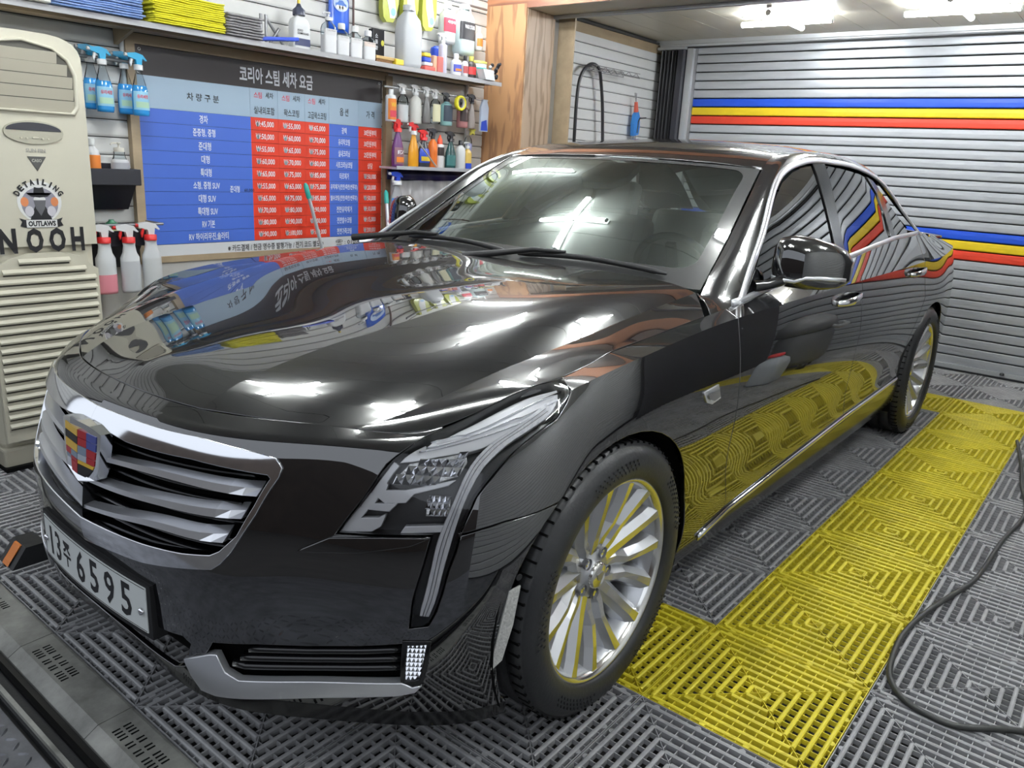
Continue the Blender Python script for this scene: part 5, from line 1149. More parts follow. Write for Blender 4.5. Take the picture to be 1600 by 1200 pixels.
# ================================================================= BOTTLES
def bottle(name, label, cat, loc, h, r, m, lm=None, cap=None, shape='round', head=None, rz=0, group=None, fill=None, flat=.62, lz=(.18, .52), txt=None, tilt=0, headm=None, headm2=None, acc=None):
    t = thing(name, label, cat, loc, rz, group)
    if tilt: t.rotation_euler = (0, tilt, rz)
    sy = 1 if shape in ('round', 'can') else flat
    if shape == 'can': prof = [(0, 0), (r*.96, 0), (r, .006), (r, h*.78), (r*.9, h*.83), (r*.42, h*.86), (r*.42, h*.88)]
    elif shape == 'spray': prof = [(0, 0), (r*.92, 0), (r, .012), (r, h*.30), (r*.92, h*.46), (r*.62, h*.62), (r*.40, h*.74), (r*.36, h*.80)]
    elif shape == 'dome': prof = [(0, 0), (r*.94, 0), (r, .012), (r*1.0, h*.42), (r*.98, h*.55), (r*.72, h*.63), (r*.60, h*.74), (r*.64, h*.78), (r*.5, h*.80)]
    elif shape == 'jug': prof = [(0, 0), (r*.9, 0), (r, .02), (r, h*.62), (r*.86, h*.78), (r*.40, h*.90), (r*.30, h*.93)]
    else: prof = [(0, 0), (r*.94, 0), (r, .010), (r, h*.60), (r*.85, h*.70), (r*.40, h*.78), (r*.38, h*.82)]
    sq_ = .45 if shape in ('jug', 'flatb') else 1.0
    bd = one('bottle_body', t, 'lathe', prof, m, 28 if sq_ < 1 else 20, (0, 0, 0), 1, sy, sq=sq_)
    if fill:
        lv = fill[1]; pf = [(a*1.004, c) for a, c in prof if c <= h*lv]; rr = np.interp(h*lv, [c for a, c in prof], [a for a, c in prof]); pf.append((rr*1.004, h*lv)); one('liquid', bd, 'lathe', pf, fill[0], 28 if sq_ < 1 else 20, (0, 0, 0), 1, sy, sq=sq_)
    zt_ = prof[-1][1]
    if lm:
        z0, z1 = lz[0]*h, lz[1]*h; rz0 = np.interp(z0, [c for a, c in prof], [a for a, c in prof])*1.015; rz1 = np.interp(z1, [c for a, c in prof], [a for a, c in prof])*1.015
        n = 14; sq2 = lambda c_: math.copysign(abs(c_)**sq_, c_); rows_ = 7; V = []
        for k_ in range(rows_+1):
            z = z0+(z1-z0)*k_/rows_; rr = np.interp(z, [c for a, c in prof], [a for a, c in prof])*1.012+.0008
            V += [(rr*sq2(math.cos(q)), rr*sq2(math.sin(q))*sy, z) for q in [math.radians(20+140*i/n) for i in range(n+1)]]
        b = MB(); b.add(V, [(k_*(n+1)+i, k_*(n+1)+i+1, (k_+1)*(n+1)+i+1, (k_+1)*(n+1)+i) for k_ in range(rows_) for i in range(n)], lm, True); b.build('front_label', t)
        if acc:
            zc = z0+(z1-z0)*.32; V = [(rz0*1.022*sq2(math.cos(q)), rz0*1.022*sq2(math.sin(q))*sy+.0012, z) for z in (z0+(z1-z0)*.12, zc+(z1-z0)*.12) for q in [math.radians(40+100*i/n) for i in range(n+1)]]
            b = MB(); b.add(V, [(i, i+1, n+2+i, n+1+i) for i in range(n)], acc, True); b.build('label_panel', t)
        if txt:
            rm = (rz0+rz1)/2; key = 'bt%d' % len(TEXT_PARENTS); TEXT_PARENTS[key] = t
            text(txt[0], r*1.3, (z1-z0)*.22, (lambda a, b_, rm=rm, zz=z0+(z1-z0)*.72: (-a, (math.sqrt(max(rm*rm*1.05-a*a, 1e-6)) if sq_ == 1 else rm*1.03)*sy+.0016, zz+b_)), txt[1], key)
    hm = headm or M['lampbody']; h2 = headm2 or hm; rn = r*.40 if shape != 'dome' else r*.5
    if head == 'trigger':
        s_ = h/.26
        one('collar', t, 'lathe', [(rn*1.25, zt_-.004), (rn*1.25, zt_+.018*s_), (rn*.9, zt_+.020*s_), (0, zt_+.02*s_)], h2, 16)
        b = MB(); z = zt_+.020*s_; P_ = [(-.014, 0), (.010, 0), (.013, .020), (.050, .030), (.052, .046), (.012, .052), (-.020, .044), (-.040, .020), (-.034, .018), (-.018, .028)]
        b.prism([(a*s_, z+c*s_) for a, c in P_], -.009*s_, .009*s_, hm, lambda a, c, q: (a, q, c)); hd_ = b.build('trigger_head', t)
        one('trigger', hd_, 'prism', [(.024*s_, z+.030*s_), (.032*s_, z+.032*s_), (.040*s_, z+.004*s_), (.036*s_, z-.012*s_), (.030*s_, z+.004*s_)], -.005*s_, .005*s_, h2, lambda a, c, q: (a, q, c))
        one('nozzle', hd_, 'tube', [(.050*s_, 0, z+.038*s_), (.062*s_, 0, z+.039*s_)], .008*s_, h2, 8)
    elif head == 'pump':
        one('collar', t, 'lathe', [(rn*1.1, zt_-.003), (rn*1.1, zt_+.014), (.004, .016+zt_), (.004, zt_+.030), (.010, zt_+.031), (.010, zt_+.038), (0, zt_+.038)], hm, 14); one('pump_spout', t, 'tube', [(0, 0, zt_+.034), (.030, 0, zt_+.034), (.036, 0, zt_+.026)], .0042, hm, 8)
    elif head == 'nozzlecap':
        one('cap', t, 'lathe', [(r*.62, zt_-.006), (r*.60, zt_+.02), (r*.3, zt_+.034), (r*.16, zt_+.05), (0, zt_+.05)], cap or hm, 14)
    elif cap: one('cap', t, 'lathe', [(rn*1.2, zt_-.004), (rn*1.2, zt_+.022), (rn*1.0, zt_+.026), (0, zt_+.026)], cap, 14)
    return t
clearp = glass('clear_plastic', (.86, .90, .92), 1.25); milk = pm('milky_plastic', (.66, .68, .69), .35); blue_liq = pm('blue_cleaner', (.03, .30, .72), .12, spec=.7, coat=.4); white = pm('white_plastic', (.74, .75, .75), .35)
bluehead = pm('blue_trigger_plastic', (.03, .38, .66), .3)
# hanging pair of window cleaners
rail1 = one('hanging_rail', None, 'tube', [(.05, -2.93, 1.655), (-.235, -2.93, 1.655)], .008, M['steel'], 8); tag(rail1, 'thin grey rail above the black wall tray that holds the blue sprays', 'rail')
lab_b = pm('label_sky', (.30, .60, .78), .4)
for x, z, yy, lb in ((-.058, 1.432, -2.86, 'front spray of blue window cleaner hanging next to the air conditioner'), (-.042, 1.442, -2.935, 'rear spray of blue window cleaner with white label, hanging next to the air conditioner'), (-.215, 1.428, -2.86, 'front spray of blue window cleaner overlapping the top corner of the price board'), (-.188, 1.432, -2.935, 'rear spray of blue window cleaner hanging at the timber frame of the price board')):
    bottle('window_cleaner', lb, 'spray bottle', (x, yy, z), .245, .037, clearp, lm=lab_b, shape='spray', head='trigger', fill=(blue_liq, .52), lz=(.10, .42), headm=bluehead, headm2=white, acc=pm('label_green_white', (.45, .68, .50), .4), txt=('유리세정', redt), group='blue window cleaner sprays')
def tray(label, x0, x1, z0, z1, y=-2.985, d=.14, deep=.07):
    t = thing('wall_tray', label, 'wall tray', ((x0+x1)/2, y, z0)); w2 = (x1-x0)/2
    bk = pm('black_tray_plastic', (.02, .02, .028), .4)
    one('tray_back', t, 'box', (0, .006, (z1-z0)/2), (2*w2-.01, .012, z1-z0), bk, None, .004); zt2 = z1-z0
    one('tray_front', t, 'box', (0, d, zt2-deep/2-.02), (2*w2+.01, .006, deep), bk, None, .002); one('tray_floor', t, 'box', (0, d/2, zt2-deep-.018), (2*w2, d, .006), bk)
    for e in (-1, 1): one('tray_side', t, 'box', (e*w2, d/2, zt2-deep/2-.02), (.006, d, deep), bk)
    one('tray_belly', t, 'prism', [(0, .0), (.03, 0), (d-.02, zt2-deep-.02), (0, zt2-deep-.02)], -w2+.01, w2-.01, bk, lambda a, c, h: (h, a, c))
    return zt2-deep-.015+z0
zf = tray('upper black plastic wall tray holding an orange bottle and a pump bottle', -.180, .075, 1.01, 1.215)
org = pm('label_orange', (.80, .24, .04), .4); yel = pm('label_yellow', (.85, .62, .05), .4)
bottle('polish_bottle', 'small white bottle with orange and yellow label in the upper black tray', 'bottle', (-.005, -2.91, zf), .20, .032, white, lm=org, acc=yel, cap=pm('clear_cap', (.70, .72, .70), .3), lz=(.02, .60))
bottle('pump_bottle', 'clear pump bottle with white shoulder in the upper black tray', 'bottle', (-.125, -2.91, zf), .175, .040, clearp, lm=pm('label_grey_print', (.42, .43, .46), .4), head='pump', shape='dome', headm=pm('ivory_plastic', (.66, .63, .55), .35), fill=(pm('whitish_gel', (.62, .63, .64), .3), .6))
zf2 = tray('lower black plastic wall tray behind the three red-headed sprays', -.185, .075, .745, .945)
bottle('sponge_bottle', 'green and yellow bottle standing in the lower black tray', 'bottle', (-.075, -2.93, zf2), .13, .03, pm('green_bottle', (.05, .22, .12), .4), lm=pm('label_pale_yellow', (.70, .68, .35), .5))
redp = pm('red_trigger_plastic', (.70, .03, .03), .35)
for x, z, f_, lb in ((.024, .655, (pm('pink_liquid', (.80, .30, .36), .25), .30), 'milky spray bottle one third full of pink liquid, red trigger head'), (-.085, .652, (pm('greyish_liquid', (.58, .60, .62), .3), .5), 'middle milky spray bottle with red trigger head, greyish liquid'), (-.186, .660, (pm('clear_liquid', (.64, .66, .66), .3), .5), 'milky spray bottle with red trigger head nearest the price board')):
    bottle('trigger_bottle', lb, 'spray bottle', (x, -2.80, z), .285, .044, milk, shape='dome', head='trigger', fill=f_, headm=white, headm2=redp, group='milky sprays with red triggers')
# the rod they hang from
rod2 = one('bottle_rail', None, 'tube', [(.09, -2.80, .955), (-.25, -2.80, .955)], .006, M['steel'], 8); tag(rod2, 'short steel rod under the lower black tray carrying the red-headed sprays', 'rail')
for x in (.09, -.25): one('rail_bracket', rod2, 'tube', [(x, -2.80, .955), (x, -2.99, .955)], .005, M['steel'], 6)
for x in (.05, -.235): one('rail_bracket', rail1, 'tube', [(x, -2.93, 1.655), (x, -2.985, 1.655)], .005, M['steel'], 6)
# ================================================================= MOPS
teal = pm('teal_grip', (.03, .42, .36), .35)
for (xa, za), (xb, zb_), yy, lb in (((-1.127, 1.145), (-1.232, .66), -2.90, 'aluminium mop handle with a teal tip leaning on the price board, red columns behind'), ((-1.683, 1.112), (-1.55, .60), -2.86, 'aluminium mop handle with a teal tip leaning at the right frame of the price board')):
    dy_ = .06 if yy < -2.88 else .20; t = thing('mop', lb, 'mop', (xb, yy+dy_, .0)); d = Vector((xa-xb, -dy_, za-zb_)); bpos = lambda f: Vector((0, 0, zb_))+d*f
    dn = d.normalized(); gr_ = za-.085
    f1 = 1-.085/d.length; one('handle', t, 'tube', [bpos(-zb_/d.z+.02), bpos(f1)], .0105, M['alu'], 10); one('grip', t, 'tube', [bpos(f1), bpos(f1+.02), bpos(.97), bpos(1)], [.013, .015, .014, .006], teal, 10)
    one('mop_head', t, 'box', bpos(-zb_/d.z+.02)+Vector((0, .0, .01)), (.22, .09, .03), pm('mop_head_grey', (.35, .36, .38), .8), None, .01)
# ================================================================= SHELVES
sf = thing('upper_shelf', 'long grey wall shelf over the price board, crowded with cleaning supplies', 'shelf', (-.9, -2.86, 1.80))
one('board', sf, 'box', (0, 0, 0), (3.30, .27, .016), pm('shelf_grey', (.33, .33, .34), .45)); one('front_lip', sf, 'box', (0, .137, -.004), (3.30, .006, .024), pm('shelf_edge', (.36, .36, .37), .4, metal=.3))
for x in (.72,): one('bracket', sf, 'prism', [(-.12, -.008), (.10, -.008), (-.115, -.075), (-.12, -.075)], x-.008, x+.008, M['timber'], lambda a, c, h: (h, a, c))
one('plank', sf, 'box', (-.1, .03, -.015), (2.9, .10, .012), M['timber'])
TOP = 1.810
ORD = ['topmost', 'second', 'third', 'fourth', 'fifth', 'sixth', 'seventh', 'eighth', 'ninth', 'tenth', 'eleventh', 'twelfth', 'thirteenth', 'fourteenth']
def towel_stack(n, x, w_, cols, label, grp, th=.011, y=-2.80, dz=0, wob=.006, d=.2):
    for i in range(n):
        t_ = MB(); c = cols[i % len(cols)]; R = random.Random(int(abs(x)*100)+i); ox, oy = R.uniform(-wob, wob), R.uniform(-wob, wob); W = w_*R.uniform(.96, 1.0)/2
        # folded cloth: rounded fold at the front edge
        P_ = [(-d/2, 0), (-d/2, th*.9)]+[(d/2-th/2+th/2*math.sin(a_), th/2-th/2*math.cos(a_)) for a_ in np.linspace(PI, 0, 7)]
        ns = 8; V = []; 
        for k in range(ns+1):
            xx = -W+2*W*k/ns; s_ = .004*math.sin(k*1.7+i)+.002*math.sin(k*3.1); zw = .0016*math.sin(k*2.3+i*.15)*(i/n)
            for a, c_ in P_: V.append((xx, a+s_, c_*.80+zw))
        m_ = len(P_); F = [(k*m_+q, k*m_+(q+1) % m_, (k+1)*m_+(q+1) % m_, (k+1)*m_+q) for k in range(ns) for q in range(m_)]+[tuple(range(m_)), tuple(ns*m_+q for q in range(m_))]
        t_.add(V, F, c, True); o = t_.build('folded_towel', None, (x+ox, y+oy, TOP+dz+i*th)); tag(o, label+', '+(ORD[n-1-i]+(' from the top' if n-1-i else '')), 'towel', grp)
blt = pm('blue_towel', (.20, .32, .62), .9, var=.15, vscale=80, bump=.6, bscale=300); blt2 = pm('pale_blue_towel', (.27, .38, .66), .9, var=.15, vscale=80, bump=.6, bscale=300)
ylt = pm('yellow_towel', (.86, .80, .04), .9, var=.1, vscale=80, bump=.6, bscale=300); gyt = pm('grey_towel', (.28, .27, .28), .9, var=.2, vscale=80, bump=.6, bscale=300)
wht_t = pm('white_towel', (.74, .76, .72), .9, var=.08, vscale=60, bump=.6, bscale=300)
towel_stack(3, .36, .33, [wht_t], 'thick white folded towel above the air conditioner', 'white towels', th=.016)
towel_stack(11, .005, .36, [blt, blt2], 'folded blue cloth beside the yellow pile', 'blue cloths', th=.0095)
towel_stack(14, -.385, .34, [ylt], 'folded bright yellow cloth in the tall pile', 'yellow cloths', th=.0088)
towel_stack(8, -.655, .19, [gyt], 'folded grey cloth of the small pile', 'grey cloths', th=.012)
# blue handled brush and folded bracket
bb = thing('window_brush', 'flat blue scraper with dark grey handle lying on the upper shelf edge', 'scraper', (-.84, -2.755, TOP+.014)); bluep = pm('blue_plastic', (.02, .07, .55), .35)
one('blade', bb, 'box', (-.03, 0, .011), (.22, .05, .018), bluep, Matrix.Rotation(.12, 3, 'Y'), .004); one('grip', bb, 'tube', [(.08, 0, .013), (.16, 0, .012)], .010, M['steel'], 8)
fb = thing('folding_bracket', 'grey metal folding bracket standing between the grey cloths and a pump bottle', 'bracket', (-.905, -2.90, TOP))
for p, q in (((0, 0, 0), (.0, 0, .15)), ((.0, 0, .135), (-.12, 0, .0)), ((-.005, 0, .0), (-.07, .01, .095)), ((.03, 0, 0), (.03, 0, .15))): one('bar', fb, 'tube', [p, q], .0075, M['steel'], 6)
bottle('food_compound_bottle', 'white jug lettered compound with dark trigger pump and yellow nozzle', 'bottle', (-1.075, -2.86, TOP), .215, .052, white, lm=white, lz=(.05, .56), txt=('FOOD\nCOMPOUND', blk), acc=pm('label_navy', (.05, .06, .14), .4), flat=.6, shape='flatb', head='nozzlecap', cap=pm('dark_blue_grey_plastic', (.06, .07, .11), .35))
one('nozzle_tip', bpy.context.scene.objects['food_compound_bottle'], 'tube', [(0, 0, .222), (0, 0, .245)], .008, yel, 8)
for i, (x, h_, c_, lb) in enumerate(((-1.20, .20, 'pump', 'tall clear bottle with pump spout on the upper shelf'), (-1.285, .165, None, 'squat clear square bottle next to the tall pump bottle'), (-1.375, .165, None, 'clear square bottle in the middle of the row of four'), (-1.468, .155, None, 'clear square bottle with pale orange print, last of the four'))):
    bottle('clear_bottle', lb, 'bottle', (x, -2.78, TOP), h_, .040, clearp, lm=pm('label_milk%d' % (i == 3), (.62, .62, .62) if i < 3 else (.70, .60, .54), .4), shape='flatb', head=c_, cap=white, fill=(pm('white_liquid', (.66, .67, .68), .3), .45), lz=(.45, .60), txt=('ULTRA', M['steel']), headm=white, group='clear bottles on the upper shelf')
pb_ = thing('picture_pack', 'bright blue cleaning cloth pack with a car picture hung above the upper shelf', 'packet', (-1.42, -2.965, 2.055)); V = []
pk_m = pm('pack_blue', (.02, .12, .66), .3, coat=.5)
for zz, wv in ((-.10, .066), (-.06, .070), (.05, .068), (.11, .064)):
    for xx in np.linspace(-1, 1, 9): V.append((xx*wv, .014*(1-xx*xx)+.002*math.sin(xx*7+zz*40), zz))
b = MB(); b.add(V+[(v[0], -.006, v[2]) for v in V], [(r*9+k, r*9+k+1, r*9+10+k, r*9+9+k) for r in range(3) for k in range(8)]+[(36+r*9+k, 36+r*9+9+k, 36+r*9+10+k, 36+r*9+k+1) for r in range(3) for k in range(8)]+[(k, k+1, 36+k+1, 36+k) for k in range(8)]+[(27+k, 63+k, 64+k, 28+k) for k in range(8)]+[(0, 9, 45, 36), (9, 18, 54, 45), (18, 27, 63, 54), (8, 44, 53, 17), (17, 53, 62, 26), (26, 62, 71, 35)], pk_m, True); b.build('pack', pb_)
one('picture', pb_, 'prism', ell(0, .045, .052, .040, 24), .015, .0165, pm('pack_pale', (.50, .62, .85), .4), lambda a, c, h: (a, h, c)); one('car_picture', pb_, 'prism', [(-.036, .030), (.036, .030), (.038, .044), (.020, .050), (.012, .062), (-.014, .062), (-.024, .050), (-.038, .044)], .0165, .0175, pm('pack_blue2', (.05, .16, .52), .4), lambda a, c, h: (a, h, c))
for xx in (-.02, 0.0, .02): one('foam_cloud', pb_, 'prism', ell(xx, .026, .016, .011, 12), .0175, .0183, white, lambda a, c, h: (a, h, c))
pt = thing('dark_box', 'black box with white characters and yellow flower print', 'box', (-1.635, -2.90, TOP+.02))
one('box_body', pt, 'box', (0, 0, .085), (.085, .04, .17), pm('box_black', (.02, .02, .022), .4), None, .003); one('box_stand', pt, 'box', (.01, .01, -.008), (.13, .07, .018), blk); one('flower', pt, 'prism', ell(-.028, .10, .012, .016, 10), .020, .0215, pm('flower_yellow', (.75, .72, .12), .5), lambda a, c, h: (a, h, c)); TEXT_PARENTS['box'] = pt
for i_, ch in enumerate('소품함'): text(ch, .022, .022, (lambda a, b_, i_=i_: (.018-a, .0212, .135-i_*.032+b_)), whi, 'box')
sb = thing('scrub_brush', 'brown and yellow wooden block brush under the black box', 'brush', (-1.60, -2.79, TOP)); one('brush_block', sb, 'box', (0, 0, .028), (.17, .05, .018), pm('brush_tan', (.50, .34, .14), .6), None, .005); one('bristles', sb, 'box', (.02, 0, .010), (.12, .04, .02), pm('bristle_brown', (.20, .10, .04), .9, var=.5, vscale=120)); one('yellow_end', sb, 'box', (-.08, .01, .018), (.06, .06, .030), yel, None, .004)
bottle('translucent_jerrycan', 'big translucent grey canister with tall spout on the upper shelf', 'canister', (-1.78, -2.79, TOP), .33, .072, pm('cloudy_plastic', (.56, .58, .60), .3), shape='jug', flat=.75, cap=pm('cloudy_cap', (.62, .64, .66), .3))
spn = thing('sponge_pile', 'small yellow, blue and red sponges stacked beside the grey canister', 'sponges', (-1.925, -2.78, TOP))
for dx, z, c, s_ in ((.0, .012, pm('sponge_red', (.72, .12, .10), .8), (.09, .06, .024)), (.01, .036, pm('sponge_white', (.75, .75, .78), .8), (.07, .05, .02)), (.02, .060, bluep, (.06, .05, .026)), (.02, .086, yel, (.055, .05, .022)), (-.045, .045, pm('foam_peach', (.72, .42, .28), .8), (.03, .05, .09)), (-.09, .045, pm('tin_red', (.50, .12, .10), .4), (.05, .05, .09))): one('sponge', spn, 'box', (dx, 0, z), s_, c, None, .006)
for x, yy, lb, h_, r_, mm, kw in (
    (-2.075, -2.80, 'white spray can with lilac side standing left of the orange-topped bottle', .20, .026, pm('lilac_plastic', (.52, .52, .66), .35), dict(shape='can', head='trigger', headm=white)),
    (-2.185, -2.79, 'white bottle with blue and orange label on the upper shelf', .125, .034, white, dict(lm=pm('label_blue', (.08, .10, .50), .4), acc=org, cap=white)),
    (-2.245, -2.77, 'slim leaning tube bottle, white with red and black print', .12, .022, pm('tube_grey_white', (.62, .62, .62), .4), dict(lm=pm('label_red_black', (.45, .08, .08), .4), cap=blk)),
    (-2.335, -2.80, 'black and red wax bottle on the upper shelf', .13, .034, pm('wax_black', (.04, .03, .03), .4), dict(lm=pm('label_red', (.65, .05, .05), .4), cap=pm('olive_cap', (.45, .42, .08), .4))),
    (-2.12, -2.90, 'purple-blue lidded cup behind the orange-topped bottle', .19, .036, bluep, dict(shape='can', lm=pm('label_violet', (.20, .16, .60), .4)))):
    bottle('cleaner_bottle', lb, 'bottle', (x, yy, TOP), h_, r_, mm, **kw)
tb = thing('wax_tub', 'white tub with teal band and yellow lid near the pillar', 'tub', (-2.43, -2.82, TOP)); one('tub_body', tb, 'lathe', [(0, 0), (.045, 0), (.052, .10), (.0, .10)], white, 24); one('teal_band', tb, 'lathe', [(.0485, .030), (.0535, .075)], pm('teal_print', (.03, .42, .40), .4), 24); one('yellow_lid', tb, 'lathe', [(.054, .10), (.054, .112), (.03, .118), (0, .118)], pm('dull_yellow_lid', (.55, .50, .12), .4), 24)
TEXT_PARENTS['tub'] = tb; text('28', .05, .03, (lambda a, b_: (-a, math.sqrt(.0535**2-a*a)+.001, .053+b_)), white, 'tub')
gl = thing('rubber_gloves', 'crumpled black and white work gloves heaped at the shelf end by the pillar', 'gloves', (-2.515, -2.77, TOP)); rnd = random.Random(4); gb = pm('glove_black', (.03, .03, .035), .7); gw = pm('glove_white', (.62, .58, .58), .8)
for i in range(9):
    p = Vector((rnd.uniform(-.03, .035), rnd.uniform(-.03, .03), .012+i*.010)); q = p+Vector((rnd.uniform(-.04, .04), rnd.uniform(-.02, .04), rnd.uniform(0, .03))); one('finger', gl, 'tube', [p, (p+q)/2+Vector((0, 0, .008)), q], [.011, .012, .008], gb if i % 3 else gw, 8)
bx = one('white_wedge', None, 'prism', [(-.04, 0), (.05, 0), (.03, .06), (-.07, .06)], -.03, .03, white, lambda a, c, h: (-a, h, c)); bx.location = (-2.415, -2.735, TOP); tag(bx, 'small tilted white tray in front of the teal-banded tub', 'tray')
# hanging refills and canisters
ogm = pm('olive_green_pack', (.42, .46, .06), .35, coat=.4)
for i, x in enumerate((-1.76, -1.92, -2.075)):
    g_ = thing('refill_pouch', ('olive green refill pouch with white label, nearest the blue car pack', 'middle olive green refill pouch with white label', 'olive green refill pouch with white label next to the hanging canister')[i], 'pouch', (x, -2.955, 2.06), 0, 'olive green refill pouches')
    P_ = [(-.035, .02), (-.02, .0), (.03, -.005), (.055, .02), (.062, .07), (.058, .16), (.05, .24), (-.06, .24), (-.062, .10)]
    one('pouch_body', g_, 'prism', [(a, c) for a, c in P_], 0, .035, ogm, lambda a, c, h: (a, h, c)); one('pouch_label', g_, 'prism', [(-.045, .05), (-.028, .022), (.005, .020), (.012, .06), (.030, .12), (.034, .24), (-.010, .24), (-.034, .10)], .035, .0362, white, lambda a, c, h: (a, h, c))
    one('label_print', g_, 'prism', ell(-.018, .055, .018, .022, 12), .0362, .0372, pm('print_sky', (.25, .52, .80), .4), lambda a, c, h: (a, h, c))
for x, z, r_, mm, lm_, ac_, t_, lb in ((-2.20, 2.00, .052, milk, redt, None, '세정제', 'hanging whitish canister with a red and violet label'), (-2.355, 1.955, .070, pm('aqua_canister', (.55, .66, .66), .3), pm('label_black', (.03, .03, .035), .4), None, 'WAX STAR', 'hanging pale aqua canister with a black label beside the pillar')):
    c_ = bottle('hanging_canister', lb, 'canister', (x, -2.89, z), .29 if r_ > .06 else .22, r_, mm, lm=lm_, shape='jug', flat=.7, lz=(.30, .66), txt=(t_, whi), cap=white)
    one('carry_handle', c_, 'tube', [(-.03, 0, .25 if r_ > .06 else .19), (-.03, 0, .285 if r_ > .06 else .22), (.03, 0, .285 if r_ > .06 else .22), (.03, 0, .25 if r_ > .06 else .19)], .007, mm, 8)
bottle('small_cleaner', 'small orange and white bottle hanging right against the pillar', 'bottle', (-2.50, -2.89, 2.0), .14, .026, white, lm=org, cap=white)
rl3 = one('top_rail', None, 'tube', [(-1.6, -2.92, 2.262), (-2.6, -2.92, 2.262)], .007, M['steel'], 8); tag(rl3, 'steel rail high on the wall from which the canisters and green pouches hang', 'rail')
# vertical conduits
for x, z0, z1, lb in ((-1.53, 1.83, 2.5, 'thin brown pipe running up the wall behind the black box'), (-2.50, 1.0, 2.5, 'white plastic conduit running down the wall next to the pillar'), (-.205, 1.45, 1.79, 'short white conduit at the left stile of the price board')):
    o = one('wall_conduit', None, 'tube', [(x, -2.975, z0), (x, -2.975, z1)], .006 if x == -1.53 else .011, pm('pipe_brown', (.12, .07, .06), .5) if x == -1.53 else white, 8); tag(o, lb, 'pipe')
# row of sprays hanging below the shelf
rl4 = one('hanging_bar', None, 'tube', [(-1.66, -2.86, 1.70), (-2.58, -2.86, 1.70)], .006, M['alu'], 8); tag(rl4, 'chrome bar under the upper shelf that carries a row of sprays', 'rail')
for x in (-1.86, -2.1, -2.5): one('bar_arm', rl4, 'tube', [(x, -2.86, 1.70), (x, -2.99, 1.72)], .005, M['alu'], 6)
blkp = pm('black_plastic_gloss', (.03, .03, .035), .3)
row = ((-1.705, .175, .029, white, dict(lm=org, acc=redt, shape='can', lz=(.06, .72), txt=('WAX', yel), cap=white), 1.508, 'orange-labelled white aerosol can at the left of the hanging row'),
       (-1.80, .20, .031, clearp, dict(shape='round', fill=(pm('frost_liquid', (.62, .66, .68), .3), .5), head='trigger', headm=white), 1.508, 'clear hanging spray half full, second in the hanging row'),
       (-1.905, .205, .033, pm('off_white_plastic', (.66, .66, .62), .35), dict(shape='round', head='trigger', headm=white), 1.507, 'off-white hanging spray, third in the hanging row'),
       (-2.0, .20, .028, pm('smoke_plastic', (.16, .16, .16), .3), dict(shape='spray', head='trigger', headm=white), 1.515, 'smoky grey hanging spray, fourth in the hanging row'),
       (-2.075, .185, .030, clearp, dict(shape='round', lm=pm('label_cream', (.74, .72, .48), .4), lz=(.06, .62), head='trigger', headm=white), 1.520, 'clear hanging spray with a cream label'),
       (-2.175, .18, .036, pm('aqua_plastic', (.30, .55, .55), .25), dict(shape='round', lm=pm('label_night', (.04, .06, .09), .4), lz=(.14, .74), head='trigger', headm=blkp), 1.515, 'pale teal hanging spray with a dark label, left of the yellow tape'),
       (-2.325, .175, .034, pm('rose_plastic', (.45, .20, .20), .25), dict(shape='round', lm=pm('label_dark', (.05, .03, .03), .4), lz=(.22, .76), head='trigger', headm=blkp), 1.512, 'rose-tinted hanging spray with a dark label, right of the yellow tape'),
       (-2.415, .20, .026, pm('grey_brown_plastic', (.34, .30, .28), .3), dict(shape='spray', head='trigger', headm=blkp), 1.510, 'grey-brown hanging spray before the blue packet'))
for x, h_, r_, mm, kw, z, lb in row: bottle('hanging_spray', lb, 'spray bottle', (x, -2.85, z), h_, r_*1.1, mm, group='sprays hanging below the upper shelf', **kw)
tp_ = thing('tape_roll', 'bright yellow masking tape roll hanging in front of the row of sprays', 'tape', (-2.235, -2.80, 1.655)); one('tape', tp_, 'lathe', [(.030, 0), (.044, 0), (.046, .004), (.046, .020), (.044, .024), (.030, .024)], pm('tape_yellow', (.85, .78, .04), .4), 32, closed=True, axis='y'); one('tape_core', tp_, 'lathe', [(.027, .001), (.030, .001), (.030, .023), (.027, .023)], pm('core_grey', (.55, .53, .48), .6), 32, closed=True, axis='y')
bp_ = thing('blue_packet', 'long white and blue packet hanging against the pillar', 'packet', (-2.505, -2.83, 1.50)); one('packet', bp_, 'prism', [(-.036, 0), (.036, 0), (.038, .15), (.018, .20), (-.018, .20), (-.038, .15)], 0, .014, pm('packet_blue_white', (.50, .58, .72), .35), lambda a, c, h: (a, h, c)); one('packet_print', bp_, 'prism', [(-.034, .006), (.034, .006), (.030, .06), (-.020, .075)], .014, .0150, bluep, lambda a, c, h: (a, h, c))
